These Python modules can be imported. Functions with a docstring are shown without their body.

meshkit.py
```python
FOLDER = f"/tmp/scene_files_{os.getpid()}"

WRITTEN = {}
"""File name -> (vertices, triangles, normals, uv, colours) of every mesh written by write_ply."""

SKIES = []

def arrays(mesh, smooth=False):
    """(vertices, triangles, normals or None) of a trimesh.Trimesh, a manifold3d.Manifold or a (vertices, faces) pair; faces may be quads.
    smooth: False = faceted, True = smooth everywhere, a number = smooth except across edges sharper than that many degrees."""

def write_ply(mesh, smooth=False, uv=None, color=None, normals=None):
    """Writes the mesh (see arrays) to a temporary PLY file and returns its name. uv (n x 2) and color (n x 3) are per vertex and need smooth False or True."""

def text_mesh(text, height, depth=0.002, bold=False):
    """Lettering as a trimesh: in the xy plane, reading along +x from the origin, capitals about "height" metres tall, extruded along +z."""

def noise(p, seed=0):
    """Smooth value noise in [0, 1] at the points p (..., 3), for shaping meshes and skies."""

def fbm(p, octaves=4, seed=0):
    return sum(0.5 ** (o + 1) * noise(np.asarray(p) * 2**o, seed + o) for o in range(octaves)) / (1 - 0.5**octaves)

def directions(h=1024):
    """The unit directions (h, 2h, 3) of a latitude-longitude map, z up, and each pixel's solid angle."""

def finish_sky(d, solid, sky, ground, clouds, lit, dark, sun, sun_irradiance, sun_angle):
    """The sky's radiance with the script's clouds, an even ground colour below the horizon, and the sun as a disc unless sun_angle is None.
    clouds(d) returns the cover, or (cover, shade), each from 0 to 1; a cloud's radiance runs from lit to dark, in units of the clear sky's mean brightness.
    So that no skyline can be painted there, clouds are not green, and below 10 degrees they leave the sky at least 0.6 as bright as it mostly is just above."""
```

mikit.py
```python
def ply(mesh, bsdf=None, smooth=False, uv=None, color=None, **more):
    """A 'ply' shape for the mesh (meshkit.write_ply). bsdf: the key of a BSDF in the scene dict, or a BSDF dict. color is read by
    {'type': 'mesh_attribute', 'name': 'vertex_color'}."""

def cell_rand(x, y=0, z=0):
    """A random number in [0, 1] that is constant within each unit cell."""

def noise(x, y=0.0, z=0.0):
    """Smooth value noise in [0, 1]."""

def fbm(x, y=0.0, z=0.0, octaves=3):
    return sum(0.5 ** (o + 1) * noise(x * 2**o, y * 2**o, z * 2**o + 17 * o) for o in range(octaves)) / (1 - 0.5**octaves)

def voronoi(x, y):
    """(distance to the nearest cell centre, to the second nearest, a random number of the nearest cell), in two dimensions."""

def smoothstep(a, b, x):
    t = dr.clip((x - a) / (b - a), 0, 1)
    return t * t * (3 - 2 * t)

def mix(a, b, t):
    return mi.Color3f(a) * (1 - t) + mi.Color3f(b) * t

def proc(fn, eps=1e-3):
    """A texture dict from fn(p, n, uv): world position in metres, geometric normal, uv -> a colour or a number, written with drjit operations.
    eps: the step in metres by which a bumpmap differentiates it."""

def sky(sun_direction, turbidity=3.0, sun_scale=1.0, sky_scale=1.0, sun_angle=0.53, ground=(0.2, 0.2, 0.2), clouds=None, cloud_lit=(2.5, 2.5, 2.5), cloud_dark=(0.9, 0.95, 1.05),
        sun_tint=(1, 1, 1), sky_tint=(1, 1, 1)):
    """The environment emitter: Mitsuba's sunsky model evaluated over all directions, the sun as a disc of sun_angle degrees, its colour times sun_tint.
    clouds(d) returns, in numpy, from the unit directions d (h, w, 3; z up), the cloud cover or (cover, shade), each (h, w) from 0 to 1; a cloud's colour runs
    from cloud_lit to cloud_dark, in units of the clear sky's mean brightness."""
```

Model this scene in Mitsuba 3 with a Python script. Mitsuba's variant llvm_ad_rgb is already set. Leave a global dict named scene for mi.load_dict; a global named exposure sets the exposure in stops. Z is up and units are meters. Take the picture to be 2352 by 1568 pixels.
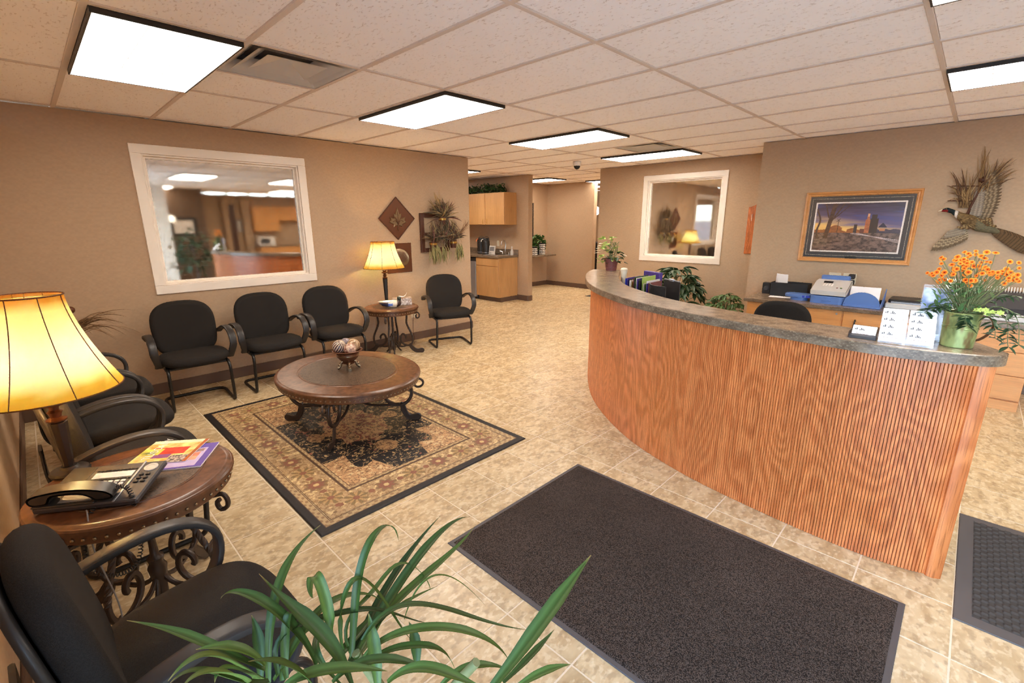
import math, random
import numpy as np
import trimesh
import drjit as dr
import mitsuba as mi
import mikit, meshkit
from scipy.interpolate import CubicSpline
import shapely.geometry as sg

T4 = mi.ScalarTransform4f
scene, labels = {}, {}
rng = random.Random(7)
PI = math.pi
H = 2.42            # ceiling height
EYE = (0.0, 0.0, 1.5567)

# ------------------------------------------------------------------ camera, sky, light, exposure
YAW, PIT, ROL = math.radians(44.274), math.radians(-14.447), math.radians(-0.2717)
_f = np.array([math.cos(YAW) * math.cos(PIT), math.sin(YAW) * math.cos(PIT), math.sin(PIT)])
_r = np.cross(_f, [0, 0, 1]); _r /= np.linalg.norm(_r)
_u = np.cross(_r, _f)
_up = -math.sin(ROL) * _r + math.cos(ROL) * _u
scene['camera'] = {'type': 'perspective', 'fov': math.degrees(2 * math.atan(1176 / 1068.544)), 'fov_axis': 'x', 'near_clip': 0.02,
                   'to_world': T4().look_at(origin=list(EYE), target=(np.array(EYE) + _f).tolist(), up=_up.tolist())}
scene['sky'] = mikit.sky((0.75, -0.35, 0.56), turbidity=3.5, sun_scale=1.0, sky_scale=45.0, ground=(0.5, 0.47, 0.44))
exposure = 0.78
TROFFER = (8.8, 7.8, 6.7)       # radiance of the ceiling light diffusers
BULB = (290.0, 185.0, 78.0)      # radiance of the lamp bulbs


# ------------------------------------------------------------------ helpers
def C(r, g, b):
    c = np.array([r, g, b]) / 255.0
    return np.where(c <= 0.04045, c / 12.92, ((c + 0.055) / 1.055) ** 2.4)


def mx(a, b, t):
    a, b = ([float(x) for x in v] if isinstance(v, np.ndarray) else v for v in (a, b))
    return mikit.mix(a, b, t)


def rgb(c):
    return {'type': 'rgb', 'value': [float(x) for x in c]}


def mat(key, color, rough=0.6, metal=0.0, spec=0.5, bump=None, bump_scale=1.0, **kw):
    col = mikit.proc(color) if callable(color) else ({'type': 'mesh_attribute', 'name': 'vertex_color'} if color is None else rgb(color))
    d = {'type': 'principled', 'base_color': col, 'roughness': rough, 'metallic': metal, 'specular': spec, **kw}
    if bump is not None:
        d = {'type': 'bumpmap', 'arbitrary': mikit.proc(bump, 0.002), 'scale': bump_scale, 'bsdf': d}
    scene[key] = {'type': 'twosided', 'bsdf': d}


def info(key, label=None, cat=None, group=None, kind=None):
    d = labels.setdefault(key, {})
    if label: d['label'] = label
    if cat: d['category'] = cat
    if group: d['group'] = group
    if kind: d['kind'] = kind


def free(key):
    if key not in scene and key not in labels:
        return key
    n = 1
    while f'{key}_{n:03d}' in scene or f'{key}_{n:03d}' in labels:
        n += 1
    return f'{key}_{n:03d}'


USED = {}


def num(key):
    n = USED.get(key, -1) + 1
    USED[key] = n
    return key if n == 0 else f'{key}_{n:03d}'


def put(key, mesh, m, smooth=35, label=None, cat=None, group=None, kind=None, to=None, color=None, **kw):
    key = num(key)
    if color is not None:
        smooth = bool(smooth)
        if not hasattr(mesh, 'vertices'):
            mesh = trimesh.Trimesh(mesh[0], mesh[1], process=False)
        v = np.asarray(mesh.vertices)
        color = np.asarray(color(v) if callable(color) else color, float)
        if color.ndim == 1:
            color = np.tile(color, (len(v), 1))
    d = mikit.ply(mesh, m, smooth=smooth, color=color, **kw)
    if to is not None:
        d['to_world'] = T4(np.asarray(to, float))
    scene[key] = d
    if label or cat or group or kind:
        info(key, label, cat, group, kind)
    return key


def again(key, d, to=None):
    key = num(key)
    scene[key] = dict(d)
    if to is not None:
        scene[key]['to_world'] = T4(np.asarray(to, float))
    return key


def thing(key, label, cat, group=None):
    key = num(key)
    info(key, label, cat, group)
    return key


def struct(key, mesh, m, smooth=False, **kw):
    return put(key, mesh, m, smooth, kind='structure', **kw)


def M(loc=(0, 0, 0), rz=0.0, rx=0.0, ry=0.0, s=1.0):
    m = trimesh.transformations.euler_matrix(rx, ry, rz, 'sxyz')
    m[:3, :3] *= s
    m[:3, 3] = loc
    return m


def mv(mesh, loc=(0, 0, 0), rz=0.0, rx=0.0, ry=0.0, s=1.0):
    m = mesh.copy(); m.apply_transform(M(loc, rz, rx, ry, s)); return m


def cat(*ms):
    ms = [x for m in ms for x in (m if isinstance(m, (list, tuple)) else [m])]
    return trimesh.util.concatenate(ms)


def box(x0, x1, y0, y1, z0, z1):
    return trimesh.creation.box(bounds=[[min(x0, x1), min(y0, y1), min(z0, z1)], [max(x0, x1), max(y0, y1), max(z0, z1)]])


def hull(p):
    return trimesh.convex.convex_hull(np.asarray(p, float))


def cbox(x0, x1, y0, y1, z0, z1, c=0.003):
    x0, x1, y0, y1, z0, z1 = min(x0, x1), max(x0, x1), min(y0, y1), max(y0, y1), min(z0, z1), max(z0, z1)
    p = []
    for a in (0, 1, 2):
        ins = [c, c, c]; ins[a] = 0
        for sx in (x0 + ins[0], x1 - ins[0]):
            for sy in (y0 + ins[1], y1 - ins[1]):
                for sz in (z0 + ins[2], z1 - ins[2]):
                    p.append((sx, sy, sz))
    return hull(p)


def prism(poly, z0, z1, bevel=0.0):
    """Polygon (list of xy) extruded in z; a bevel insets the top edge."""
    poly = sg.Polygon(poly) if not hasattr(poly, 'exterior') else poly
    if bevel <= 0:
        m = trimesh.creation.extrude_polygon(poly, z1 - z0, engine='earcut'); m.apply_translation((0, 0, z0)); return m
    p = np.array(poly.exterior.coords)[:-1]
    if sg.LinearRing(p).is_ccw is False: p = p[::-1]
    e = np.roll(p, -1, 0) - p; nrm = np.stack([-e[:, 1], e[:, 0]], 1); nrm /= np.linalg.norm(nrm, axis=1, keepdims=True) + 1e-12
    b = nrm + np.roll(nrm, 1, 0); b /= np.maximum(np.sum(b * nrm, 1, keepdims=True), 0.3)
    q = p + b * bevel
    n = len(p)
    v = np.vstack([np.c_[p, np.full(n, z0)], np.c_[p, np.full(n, z1 - bevel)], np.c_[q, np.full(n, z1)]])
    f = []
    for k in (0, 1):
        for i in range(n):
            j = (i + 1) % n
            f += [[k * n + i, k * n + j, (k + 1) * n + j], [k * n + i, (k + 1) * n + j, (k + 1) * n + i]]
    vv, ff = trimesh.creation.triangulate_polygon(sg.Polygon(q), engine='earcut')
    base = len(v)
    v = np.vstack([v, np.c_[vv, np.full(len(vv), z1)], np.c_[vv, np.full(len(vv), z0)]])
    f = np.vstack([f, ff + base, ff[:, ::-1] + base + len(vv)])
    return trimesh.Trimesh(v, f, process=False)


def lathe(profile, n=32, loc=(0, 0, 0)):
    m = trimesh.creation.revolve(np.asarray(profile, float), sections=n); m.apply_translation(loc); return m


def spl(pts, n):
    p = np.asarray(pts, float)
    t = np.r_[0, np.cumsum(np.maximum(np.linalg.norm(np.diff(p, axis=0), axis=1), 1e-6) ** 0.6)]
    return CubicSpline(t, p)(np.linspace(0, t[-1], n))


def circ(r, n=8, r2=None):
    a = np.arange(n) * 2 * PI / n
    return np.c_[r * np.cos(a), (r2 or r) * np.sin(a)]


def sweep(path, sec, side=None, scale=None, twist=0.0, closed=False):
    """Section (m,2) swept on a path (n,3); section x runs along 'side' where given (for planar paths), else parallel transport."""
    p = np.asarray(path, float); n, sec = len(p), np.asarray(sec, float); m = len(sec)
    t = np.gradient(p, axis=0)
    if closed:
        t = np.roll(p, -1, 0) - np.roll(p, 1, 0)
    t /= np.linalg.norm(t, axis=1, keepdims=True) + 1e-12
    if side is not None:
        a = np.tile(np.asarray(side, float), (n, 1))
    else:
        a = np.zeros_like(p)
        k = np.array([0, 0, 1.0]) if abs(t[0, 2]) < 0.9 else np.array([1.0, 0, 0])
        a[0] = np.cross(t[0], k)
        for i in range(1, n):
            a[i] = a[i - 1]
            a[i] -= t[i] * (a[i] @ t[i]); a[i] /= np.linalg.norm(a[i])
    a -= t * np.sum(a * t, 1, keepdims=True); a /= np.linalg.norm(a, axis=1, keepdims=True) + 1e-12
    b = np.cross(t, a)
    sc = np.ones(n) if scale is None else np.broadcast_to(scale, (n,))
    th = np.linspace(0, twist, n)
    ca, sa = np.cos(th)[:, None], np.sin(th)[:, None]
    sx = sec[None, :, 0] * ca - sec[None, :, 1] * sa; sy = sec[None, :, 0] * sa + sec[None, :, 1] * ca
    v = p[:, None] + sc[:, None, None] * (sx[..., None] * a[:, None] + sy[..., None] * b[:, None])
    f = []
    for i in range(n if closed else n - 1):
        i2 = (i + 1) % n
        for j in range(m):
            j2 = (j + 1) % m
            f += [[i * m + j, i * m + j2, i2 * m + j2], [i * m + j, i2 * m + j2, i2 * m + j]]
    v = v.reshape(-1, 3)
    if not closed:
        c0, c1 = len(v), len(v) + 1
        v = np.vstack([v, p[0], p[-1]])
        for j in range(m):
            j2 = (j + 1) % m
            f += [[c0, j2, j], [c1, (n - 1) * m + j, (n - 1) * m + j2]]
    return trimesh.Trimesh(v, f, process=False)


def tube(pts, r, n=8, k=None, closed=False, scale=None):
    p = np.asarray(pts, float)
    if k: p = spl(p, k)
    return sweep(p, circ(r, n), closed=closed, scale=scale)


def arc(c, r, a0, a1, n):
    a = np.linspace(a0, a1, n)
    return np.c_[c[0] + r * np.cos(a), c[1] + r * np.sin(a)]


def rrect(w, h, r, n=6, cx=0, cy=0):
    out = []
    for (sx, sy, a) in ((1, 1, 0), (-1, 1, PI / 2), (-1, -1, PI), (1, -1, 1.5 * PI)):
        out.append(arc((cx + sx * (w / 2 - r), cy + sy * (h / 2 - r)), r, a, a + PI / 2, n))
    return np.vstack(out)


def pad(outline, t, rings=7, dome=0.25, fn=None):
    """A cushion over an outline in xy, thickness t in z, with rounded edges and a slight dome; fn maps its vertices."""
    o = np.asarray(outline, float); c = o.mean(0); n = len(o)
    R = np.abs(o - c).max()
    e = np.minimum(t * 0.5 / R, 0.5)
    vs = []
    prof = []
    for a in np.linspace(-PI / 2, PI / 2, 9):
        prof.append((1 - e + e * math.cos(a), 0.5 * t * math.sin(a)))
    inner = [(1 - e) * x for x in (0.8, 0.55, 0.3, 0.08)]
    top = [(s, 0.5 * t + dome * t * (1 - (s / (1 - e)) ** 2)) for s in inner]
    bot = [(s, -0.5 * t) for s in inner[::-1]]
    prof = bot + prof + top
    v = np.vstack([np.c_[c + (o - c) * s, np.full(n, z)] for s, z in prof])
    f = []
    for k in range(len(prof) - 1):
        for i in range(n):
            j = (i + 1) % n
            f += [[k * n + i, k * n + j, (k + 1) * n + j], [k * n + i, (k + 1) * n + j, (k + 1) * n + i]]
    a, b = len(v), len(v) + 1
    v = np.vstack([v, [c[0], c[1], prof[0][1]], [c[0], c[1], prof[-1][1]]])
    L = (len(prof) - 1) * n
    for i in range(n):
        j = (i + 1) % n
        f += [[a, j, i], [b, L + i, L + j]]
    if fn is not None: v = fn(v)
    return trimesh.Trimesh(v, f, process=False)


def ribbon(path, widths, side=None, fold=0.15, up=None):
    """A leaf blade: a strip with a folded midrib along a path."""
    p = np.asarray(path, float); n = len(p)
    t = np.gradient(p, axis=0); t /= np.linalg.norm(t, axis=1, keepdims=True) + 1e-12
    if side is None:
        s = np.cross(t, [0, 0, 1.0]); bad = np.linalg.norm(s, axis=1) < 1e-3
        s[bad] = [1, 0, 0]
    else:
        s = np.tile(np.asarray(side, float), (n, 1))
    s -= t * np.sum(s * t, 1, keepdims=True); s /= np.linalg.norm(s, axis=1, keepdims=True) + 1e-12
    u = np.cross(s, t)
    w = np.broadcast_to(widths, (n,))[:, None] / 2
    v = np.stack([p - s * w + u * w * fold, p - u * w * fold, p + s * w + u * w * fold], 1).reshape(-1, 3)
    f = []
    for i in range(n - 1):
        for j in (0, 1):
            a, b = i * 3 + j, i * 3 + j + 1
            f += [[a, b, b + 3], [a, b + 3, a + 3]]
    return trimesh.Trimesh(v, f, process=False)


def leafshape(length=1.0, width=0.5, n=7, pw=0.8, droop=0.2, fold=0.25):
    s = np.linspace(0, 1, n)
    w = width * np.maximum(np.sin(PI * s ** pw), 0.02)
    return ribbon(np.c_[s * length, 0 * s, -droop * length * s ** 2 + 0.12 * length * s], w, fold=fold)


def sphere(r, c=(0, 0, 0), sub=3):
    m = trimesh.creation.icosphere(subdivisions=sub, radius=r); m.apply_translation(c); return m


def grid(w, h, nx, ny):
    """A flat sheet in xy from (0,0) to (w,h): (mesh, u, v) with u, v in metres."""
    u, v = np.meshgrid(np.linspace(0, w, nx), np.linspace(0, h, ny), indexing='ij')
    i = (np.arange(nx - 1)[:, None] * ny + np.arange(ny - 1)[None]).ravel()
    f = np.vstack([np.c_[i, i + ny, i + ny + 1], np.c_[i, i + ny + 1, i + 1]])
    return np.c_[u.ravel(), v.ravel(), 0 * u.ravel()], f, u.ravel(), v.ravel()


def N2(u, v, s, seed=0, o=3):
    return meshkit.fbm(np.stack([u * s, v * s, 0 * u + 3.1], -1), o, seed)


def lerp(a, b, t):
    t = np.asarray(t)[..., None]
    return a * (1 - t) + b * t


# ------------------------------------------------------------------ materials
def wall_col(p, n, uv):
    k = mikit.fbm(p.x * 60, p.y * 60, p.z * 60, 2)
    return mx(C(173, 145, 116), C(183, 155, 125), k)


mat('paint_tan', wall_col, 0.55, spec=0.35)
mat('paint_brown', C(92, 70, 52), 0.6)
mat('trim_white', C(240, 231, 218), 0.35)
mat('base_brown', C(96, 74, 60), 0.5)
mat('tee', C(214, 200, 188), 0.5)


def tile_col(p, n, uv):
    a = mikit.noise(p.x * 130, p.y * 55, 1.0)
    b = mikit.noise(p.x * 300, p.y * 300, 4.0)
    spots = mikit.smoothstep(0.74, 0.86, a) * mikit.smoothstep(0.35, 0.6, b)
    return mx(C(247, 242, 238), C(196, 180, 166), spots * 0.6)


mat('ceiling_board', tile_col, 0.9, spec=0.1)
mat('ceiling_plain', C(205, 190, 174), 0.9, spec=0.1)


def floor_col(p, n, uv):
    tx, ty = dr.floor((p.x - 0.7798) / 0.327), dr.floor((p.y - 1.440) / 0.327)
    o = mikit.cell_rand(tx, ty, 5) * 20
    x, y = p.x + o, p.y + o * 0.7
    w = mikit.fbm(x * 7, y * 7, 0.0, 3)
    a = mikit.fbm(x * 14 + w * 3, y * 22 + w * 2, 2.0, 4)
    b = mikit.fbm(x * 50, y * 70, 7.0, 3)
    c = mx(C(198, 170, 126), C(222, 198, 156), mikit.smoothstep(0.25, 0.75, a))
    c = mx(c, C(238, 220, 184), mikit.smoothstep(0.5, 0.72, b) * 0.55)
    c = mx(c, C(170, 142, 104), mikit.smoothstep(0.52, 0.78, mikit.fbm(x * 30, y * 48, 11.0, 3)) * 0.6)
    return c * (0.73 + 0.08 * mikit.cell_rand(tx, ty, 2))


mat('floor_tile', floor_col, 0.32, spec=0.45)
mat('grout', C(214, 198, 172), 0.8)


def stone_col(p, n, uv):
    a = mikit.fbm(p.x * 22, p.y * 22, p.z * 22, 4)
    b = mikit.fbm(p.x * 140, p.y * 140, p.z * 140, 2)
    c = mx(C(98, 82, 66), C(124, 106, 87), mikit.smoothstep(0.3, 0.7, a))
    return mx(c, C(140, 126, 106), mikit.smoothstep(0.56, 0.74, b) * 0.6) * (0.82 + 0.2 * mikit.smoothstep(0.3, 0.5, b))


mat('laminate', stone_col, 0.22, spec=0.6)


def oak_col(p, n, uv):
    s = p.y * 1.0 + p.x * 0.7
    w = mikit.fbm(s * 3.0, p.z * 0.9, 3.0, 3)
    ring = 0.5 + 0.5 * dr.sin(130.0 * w + s * 40.0)
    fine = mikit.noise(p.x * 520, p.y * 520, p.z * 11)
    tone = mikit.noise(s * 78.7, 2.0, 0.0)
    c = mx(C(186, 103, 53), C(204, 122, 67), mikit.smoothstep(0.0, 1.0, ring))
    c = mx(c, C(146, 72, 34), mikit.smoothstep(0.45, 0.8, fine) * 0.6)
    return c * (0.9 + 0.18 * tone)


mat('oak', oak_col, 0.3, spec=0.5, clearcoat=0.3, clearcoat_gloss=0.85)
mat('oak_groove', C(70, 32, 14), 0.6)


def maple_col(p, n, uv):
    w = mikit.fbm((p.x + p.y) * 9, p.z * 1.2, 1.0, 3)
    f = mikit.noise((p.x + p.y) * 190, p.z * 9, 2.0)
    return mx(C(182, 134, 82), C(206, 160, 106), w) * (0.9 + 0.16 * f)


mat('maple', maple_col, 0.4)


def desk_col(p, n, uv):
    w = mikit.fbm(p.y * 2.2, p.z * 16, 1.0, 3)
    f = mikit.noise(p.y * 14, p.z * 240, 2.0)
    return mx(C(190, 128, 70), C(214, 156, 96), w) * (0.9 + 0.16 * f)


mat('desk_oak', desk_col, 0.4)


def leather_col(p, n, uv):
    a = mikit.fbm(p.x * 40, p.y * 40, 0.0, 3)
    return mx(C(64, 40, 26), C(106, 68, 42), a)


def tooled_col(p, n, uv):
    a = mikit.fbm(p.x * 55, p.y * 55, 0.0, 2)
    b = mikit.fbm(p.x * 55 + 9, p.y * 55, 4.0, 2)
    l = dr.maximum(1 - dr.abs(a - 0.5) * 16, 1 - dr.abs(b - 0.5) * 16)
    return mx(C(78, 60, 44), C(50, 36, 26), dr.clip(l, 0, 1))


mat('table_wood', leather_col, 0.3, spec=0.5)
mat('table_tooled', tooled_col, 0.45)
mat('iron', C(58, 46, 38), 0.38, metal=0.35)
mat('stud', C(150, 128, 100), 0.3, metal=0.9)


def mesh_col(p, n, uv):
    a = mikit.noise(p.x * 900, p.y * 900, p.z * 900)
    return mx(C(24, 22, 21), C(44, 41, 38), a)


mat('chair_fabric', mesh_col, 0.85, spec=0.2)
mat('black_plastic', C(38, 36, 35), 0.42)
mat('black_metal', C(22, 21, 20), 0.35)
mat('black', C(20, 19, 19), 0.55)
mat('dark_grey', C(58, 56, 58), 0.5)
mat('grey', C(120, 118, 118), 0.45)
mat('light_grey', C(198, 194, 188), 0.4)
mat('white', C(238, 234, 228), 0.5)
mat('paper', C(244, 240, 238), 0.7)
mat('cream', C(222, 212, 190), 0.5)
mat('beige', C(206, 192, 166), 0.5)
mat('chrome', C(205, 205, 205), 0.12, metal=1.0)
mat('steel', C(170, 172, 178), 0.35, metal=0.7)
mat('brass', C(200, 160, 84), 0.3, metal=0.9)
mat('blue_plastic', C(86, 116, 172), 0.4)
mat('orange_plastic', C(210, 104, 60), 0.45)
mat('blue_deep', C(44, 56, 160), 0.45)
mat('purple', C(66, 48, 120), 0.5)
mat('bronze', C(96, 56, 32), 0.4, metal=0.35)
mat('dark_wood', C(74, 42, 28), 0.4)
mat('plum_pot', C(104, 58, 56), 0.35)
mat('paintvc', None, 0.6)
mat('glossvc', None, 0.28)
mat('leafvc', None, 0.42, spec=0.3)
mat('featvc', None, 0.75, spec=0.2)
mat('leaf_dark', C(40, 62, 30), 0.4)
mat('leaf_ivy', C(44, 66, 38), 0.45)
mat('leaf_mid', C(84, 112, 66), 0.42)
mat('leaf_light', C(150, 172, 84), 0.45)
mat('stem', C(110, 112, 70), 0.6)


def mat_pile(p, n, uv):
    a = mikit.noise(p.x * 420, p.y * 420, 0.0)
    b = mikit.fbm(p.x * 4, p.y * 4, 0.0, 3)
    return mx(C(36, 31, 28), C(80, 69, 62), mikit.smoothstep(0.25, 0.8, a)) * (0.8 + 0.4 * b)


mat('mat_pile', mat_pile, 0.95, spec=0.1)
mat('mat_rubber', C(74, 70, 70), 0.6)
mat('rubber_dark', C(40, 40, 42), 0.6)


def verdigris(p, n, uv):
    a = mikit.fbm(p.x * 26, p.y * 26, p.z * 9, 4)
    b = mikit.fbm(p.x * 40 + 5, p.y * 40, p.z * 14, 3)
    c = mx(C(92, 100, 56), C(160, 168, 104), mikit.smoothstep(0.3, 0.7, a))
    return mx(c, C(120, 84, 48), mikit.smoothstep(0.55, 0.75, b) * 0.8)


mat('mug_green', verdigris, 0.3, metal=0.3)


def marble(p, n, uv):
    a = mikit.fbm(p.x * 50, p.y * 50, p.z * 50, 4)
    return mx(C(150, 128, 112), C(214, 200, 186), mikit.smoothstep(0.3, 0.7, a))


mat('marble_box', marble, 0.4)
scene['lamp_shade'] = {'type': 'principledthin', 'base_color': {'type': 'mesh_attribute', 'name': 'vertex_color'}, 'roughness': 0.6, 'diff_trans': 1.25, 'spec_trans': 0.0}
scene['petal'] = {'type': 'principledthin', 'base_color': {'type': 'mesh_attribute', 'name': 'vertex_color'}, 'roughness': 0.7, 'diff_trans': 0.5}
scene['clear_glass'] = {'type': 'thindielectric'}
# observation windows: half-mirrored glass
scene['mirror_glass'] = {'type': 'blendbsdf', 'weight': 0.80, 'a': {'type': 'thindielectric'},
                         'b': {'type': 'twosided', 'bsdf': {'type': 'roughconductor', 'alpha': 0.002, 'material': 'none', 'specular_reflectance': rgb((0.93, 0.9, 0.84))}}}
scene['acrylic'] = {'type': 'thindielectric', 'int_ior': 1.45}
scene['smoke_acrylic'] = {'type': 'blendbsdf', 'weight': 0.55, 'a': {'type': 'thindielectric'},
                          'b': {'type': 'twosided', 'bsdf': {'type': 'principled', 'base_color': rgb(C(58, 46, 40)), 'roughness': 0.15}}}


# ------------------------------------------------------------------ the setting: floor, walls, ceiling
def wall(key, ax, a0, a1, b0, b1, holes=(), m='paint_tan', z1=H):
    """A wall whose thickness runs a0..a1 on axis ax and length b0..b1 on the other; holes are (b0, b1, z0, z1)."""
    parts, at = [], b0
    def add(p, q, z0, zz):
        if q - p > 1e-4 and zz - z0 > 1e-4:
            parts.append(box(a0, a1, p, q, z0, zz) if ax == 0 else box(p, q, a0, a1, z0, zz))
    for h in sorted(holes):
        add(at, h[0], 0, z1); add(h[0], h[1], 0, h[2]); add(h[0], h[1], h[3], z1); at = h[1]
    add(at, b1, 0, z1)
    return struct(key, cat(parts), m)


W1 = (0.835, 2.155, 1.005, 2.135)     # the observation window in the left wall: x0, x1, z0, z1
W2 = (2.715, 3.875, 1.005, 2.170)     # the one in the far wall: y0, y1, z0, z1
wall('wall_left', 1, 5.25, 5.37, -0.39, 4.52, [W1])
wall('wall_front', 0, -0.39, -0.27, -3.2, 8.7, [(-2.6, 0.75, 0.08, 2.3), (5.75, 7.15, 0.85, 2.05)])
wall('wall_right', 0, 6.15, 6.27, -2.6, 1.93)
wall('wall_right_return', 1, 1.81, 1.93, 6.27, 7.1)
wall('wall_far', 0, 7.1, 7.22, 1.81, 4.79, [W2])
wall('wall_kitchenette', 0, 6.9, 7.02, 6.27, 9.3)
wall('wall_kitchenette_side', 1, 9.3, 9.42, 4.4, 7.02)
wall('wall_office_side', 0, 4.40, 4.52, 5.37, 9.3)
wall('wall_office_back', 1, 8.7, 8.82, -0.39, 4.4, m='paint_brown')
wall('wall_alcove', 1, 7.68, 7.8, 7.02, 9.15)
wall('wall_alcove_back', 0, 9.15, 9.27, 6.31, 7.8)
wall('wall_hall_side', 1, 4.67, 4.79, 7.22, 12.0)
wall('wall_hall_end', 0, 12.0, 12.12, 4.67, 9.4)
wall('wall_hall_back', 1, 9.3, 9.42, 7.02, 12.0)
wall('wall_observation_back', 0, 9.6, 9.72, 1.81, 4.67, m='paint_brown')
# the part of the room to the right of the camera, which the observation window reflects
wall('wall_entry', 1, -3.42, -3.3, 0.55, 2.42, m='trim_white')
wall('wall_entry_side', 0, 2.42, 2.54, -4.2, -3.3, m='trim_white')
wall('wall_entry_front', 1, -3.32, -3.2, -0.39, 0.55)
wall('wall_rear_pier', 1, -4.32, -4.2, 2.42, 3.5, m='paint_brown')
wall('wall_rear', 1, -6.32, -6.2, 2.42, 8.2)
wall('wall_rear_side', 0, 8.2, 8.32, -6.32, -2.6)
wall('wall_rear_jog', 1, -2.6, -2.48, 6.27, 8.2)
wall('wall_rear_left', 0, 2.42, 2.54, -6.32, -4.32, m='paint_brown')

# floor: a bed of grout and the tiles on it
struct('floor', box(-0.5, 12.2, -6.5, 9.5, -0.12, -0.0013), 'grout')
P = 0.327
tz = 0.002
tv = [(-P / 2 + s * .0025, -P / 2 + t * .0025) for s, t in ((1, 1),)]
a_, b_ = P / 2 - 0.0028, P / 2 - 0.0040
tile_mesh = (np.array([[sx * k, sy * k, z] for k, z in ((a_, -0.002), (b_, 0.0)) for sx, sy in ((-1, -1), (1, -1), (1, 1), (-1, 1))]),
             np.array([[4, 5, 6], [4, 6, 7]] + [x for i in range(4) for x in ([i, (i + 1) % 4, (i + 1) % 4 + 4], [i, (i + 1) % 4 + 4, i + 4])]))
tile_ply = mikit.ply(tile_mesh, 'floor_tile')
BLOCK = [((4.52, 5.25), (-0.27, 5.25)), ((4.52, 5.25), (4.52, 9.3)), ((6.15, -2.6), (6.15, 1.93)), ((7.1, 1.93), (7.1, 4.79)), ((6.9, 6.27), (6.9, 9.3)), ((6.9, 6.27), (7.02, 6.27)),
         ((9.15, 6.31), (9.15, 7.8)), ((7.02, 7.68), (9.15, 7.68))]


def crosses(p, q, a, b):
    d = lambda u, v, w: (v[0] - u[0]) * (w[1] - u[1]) - (v[1] - u[1]) * (w[0] - u[0])
    return d(p, q, a) * d(p, q, b) < 0 and d(a, b, p) * d(a, b, q) < 0


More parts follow.
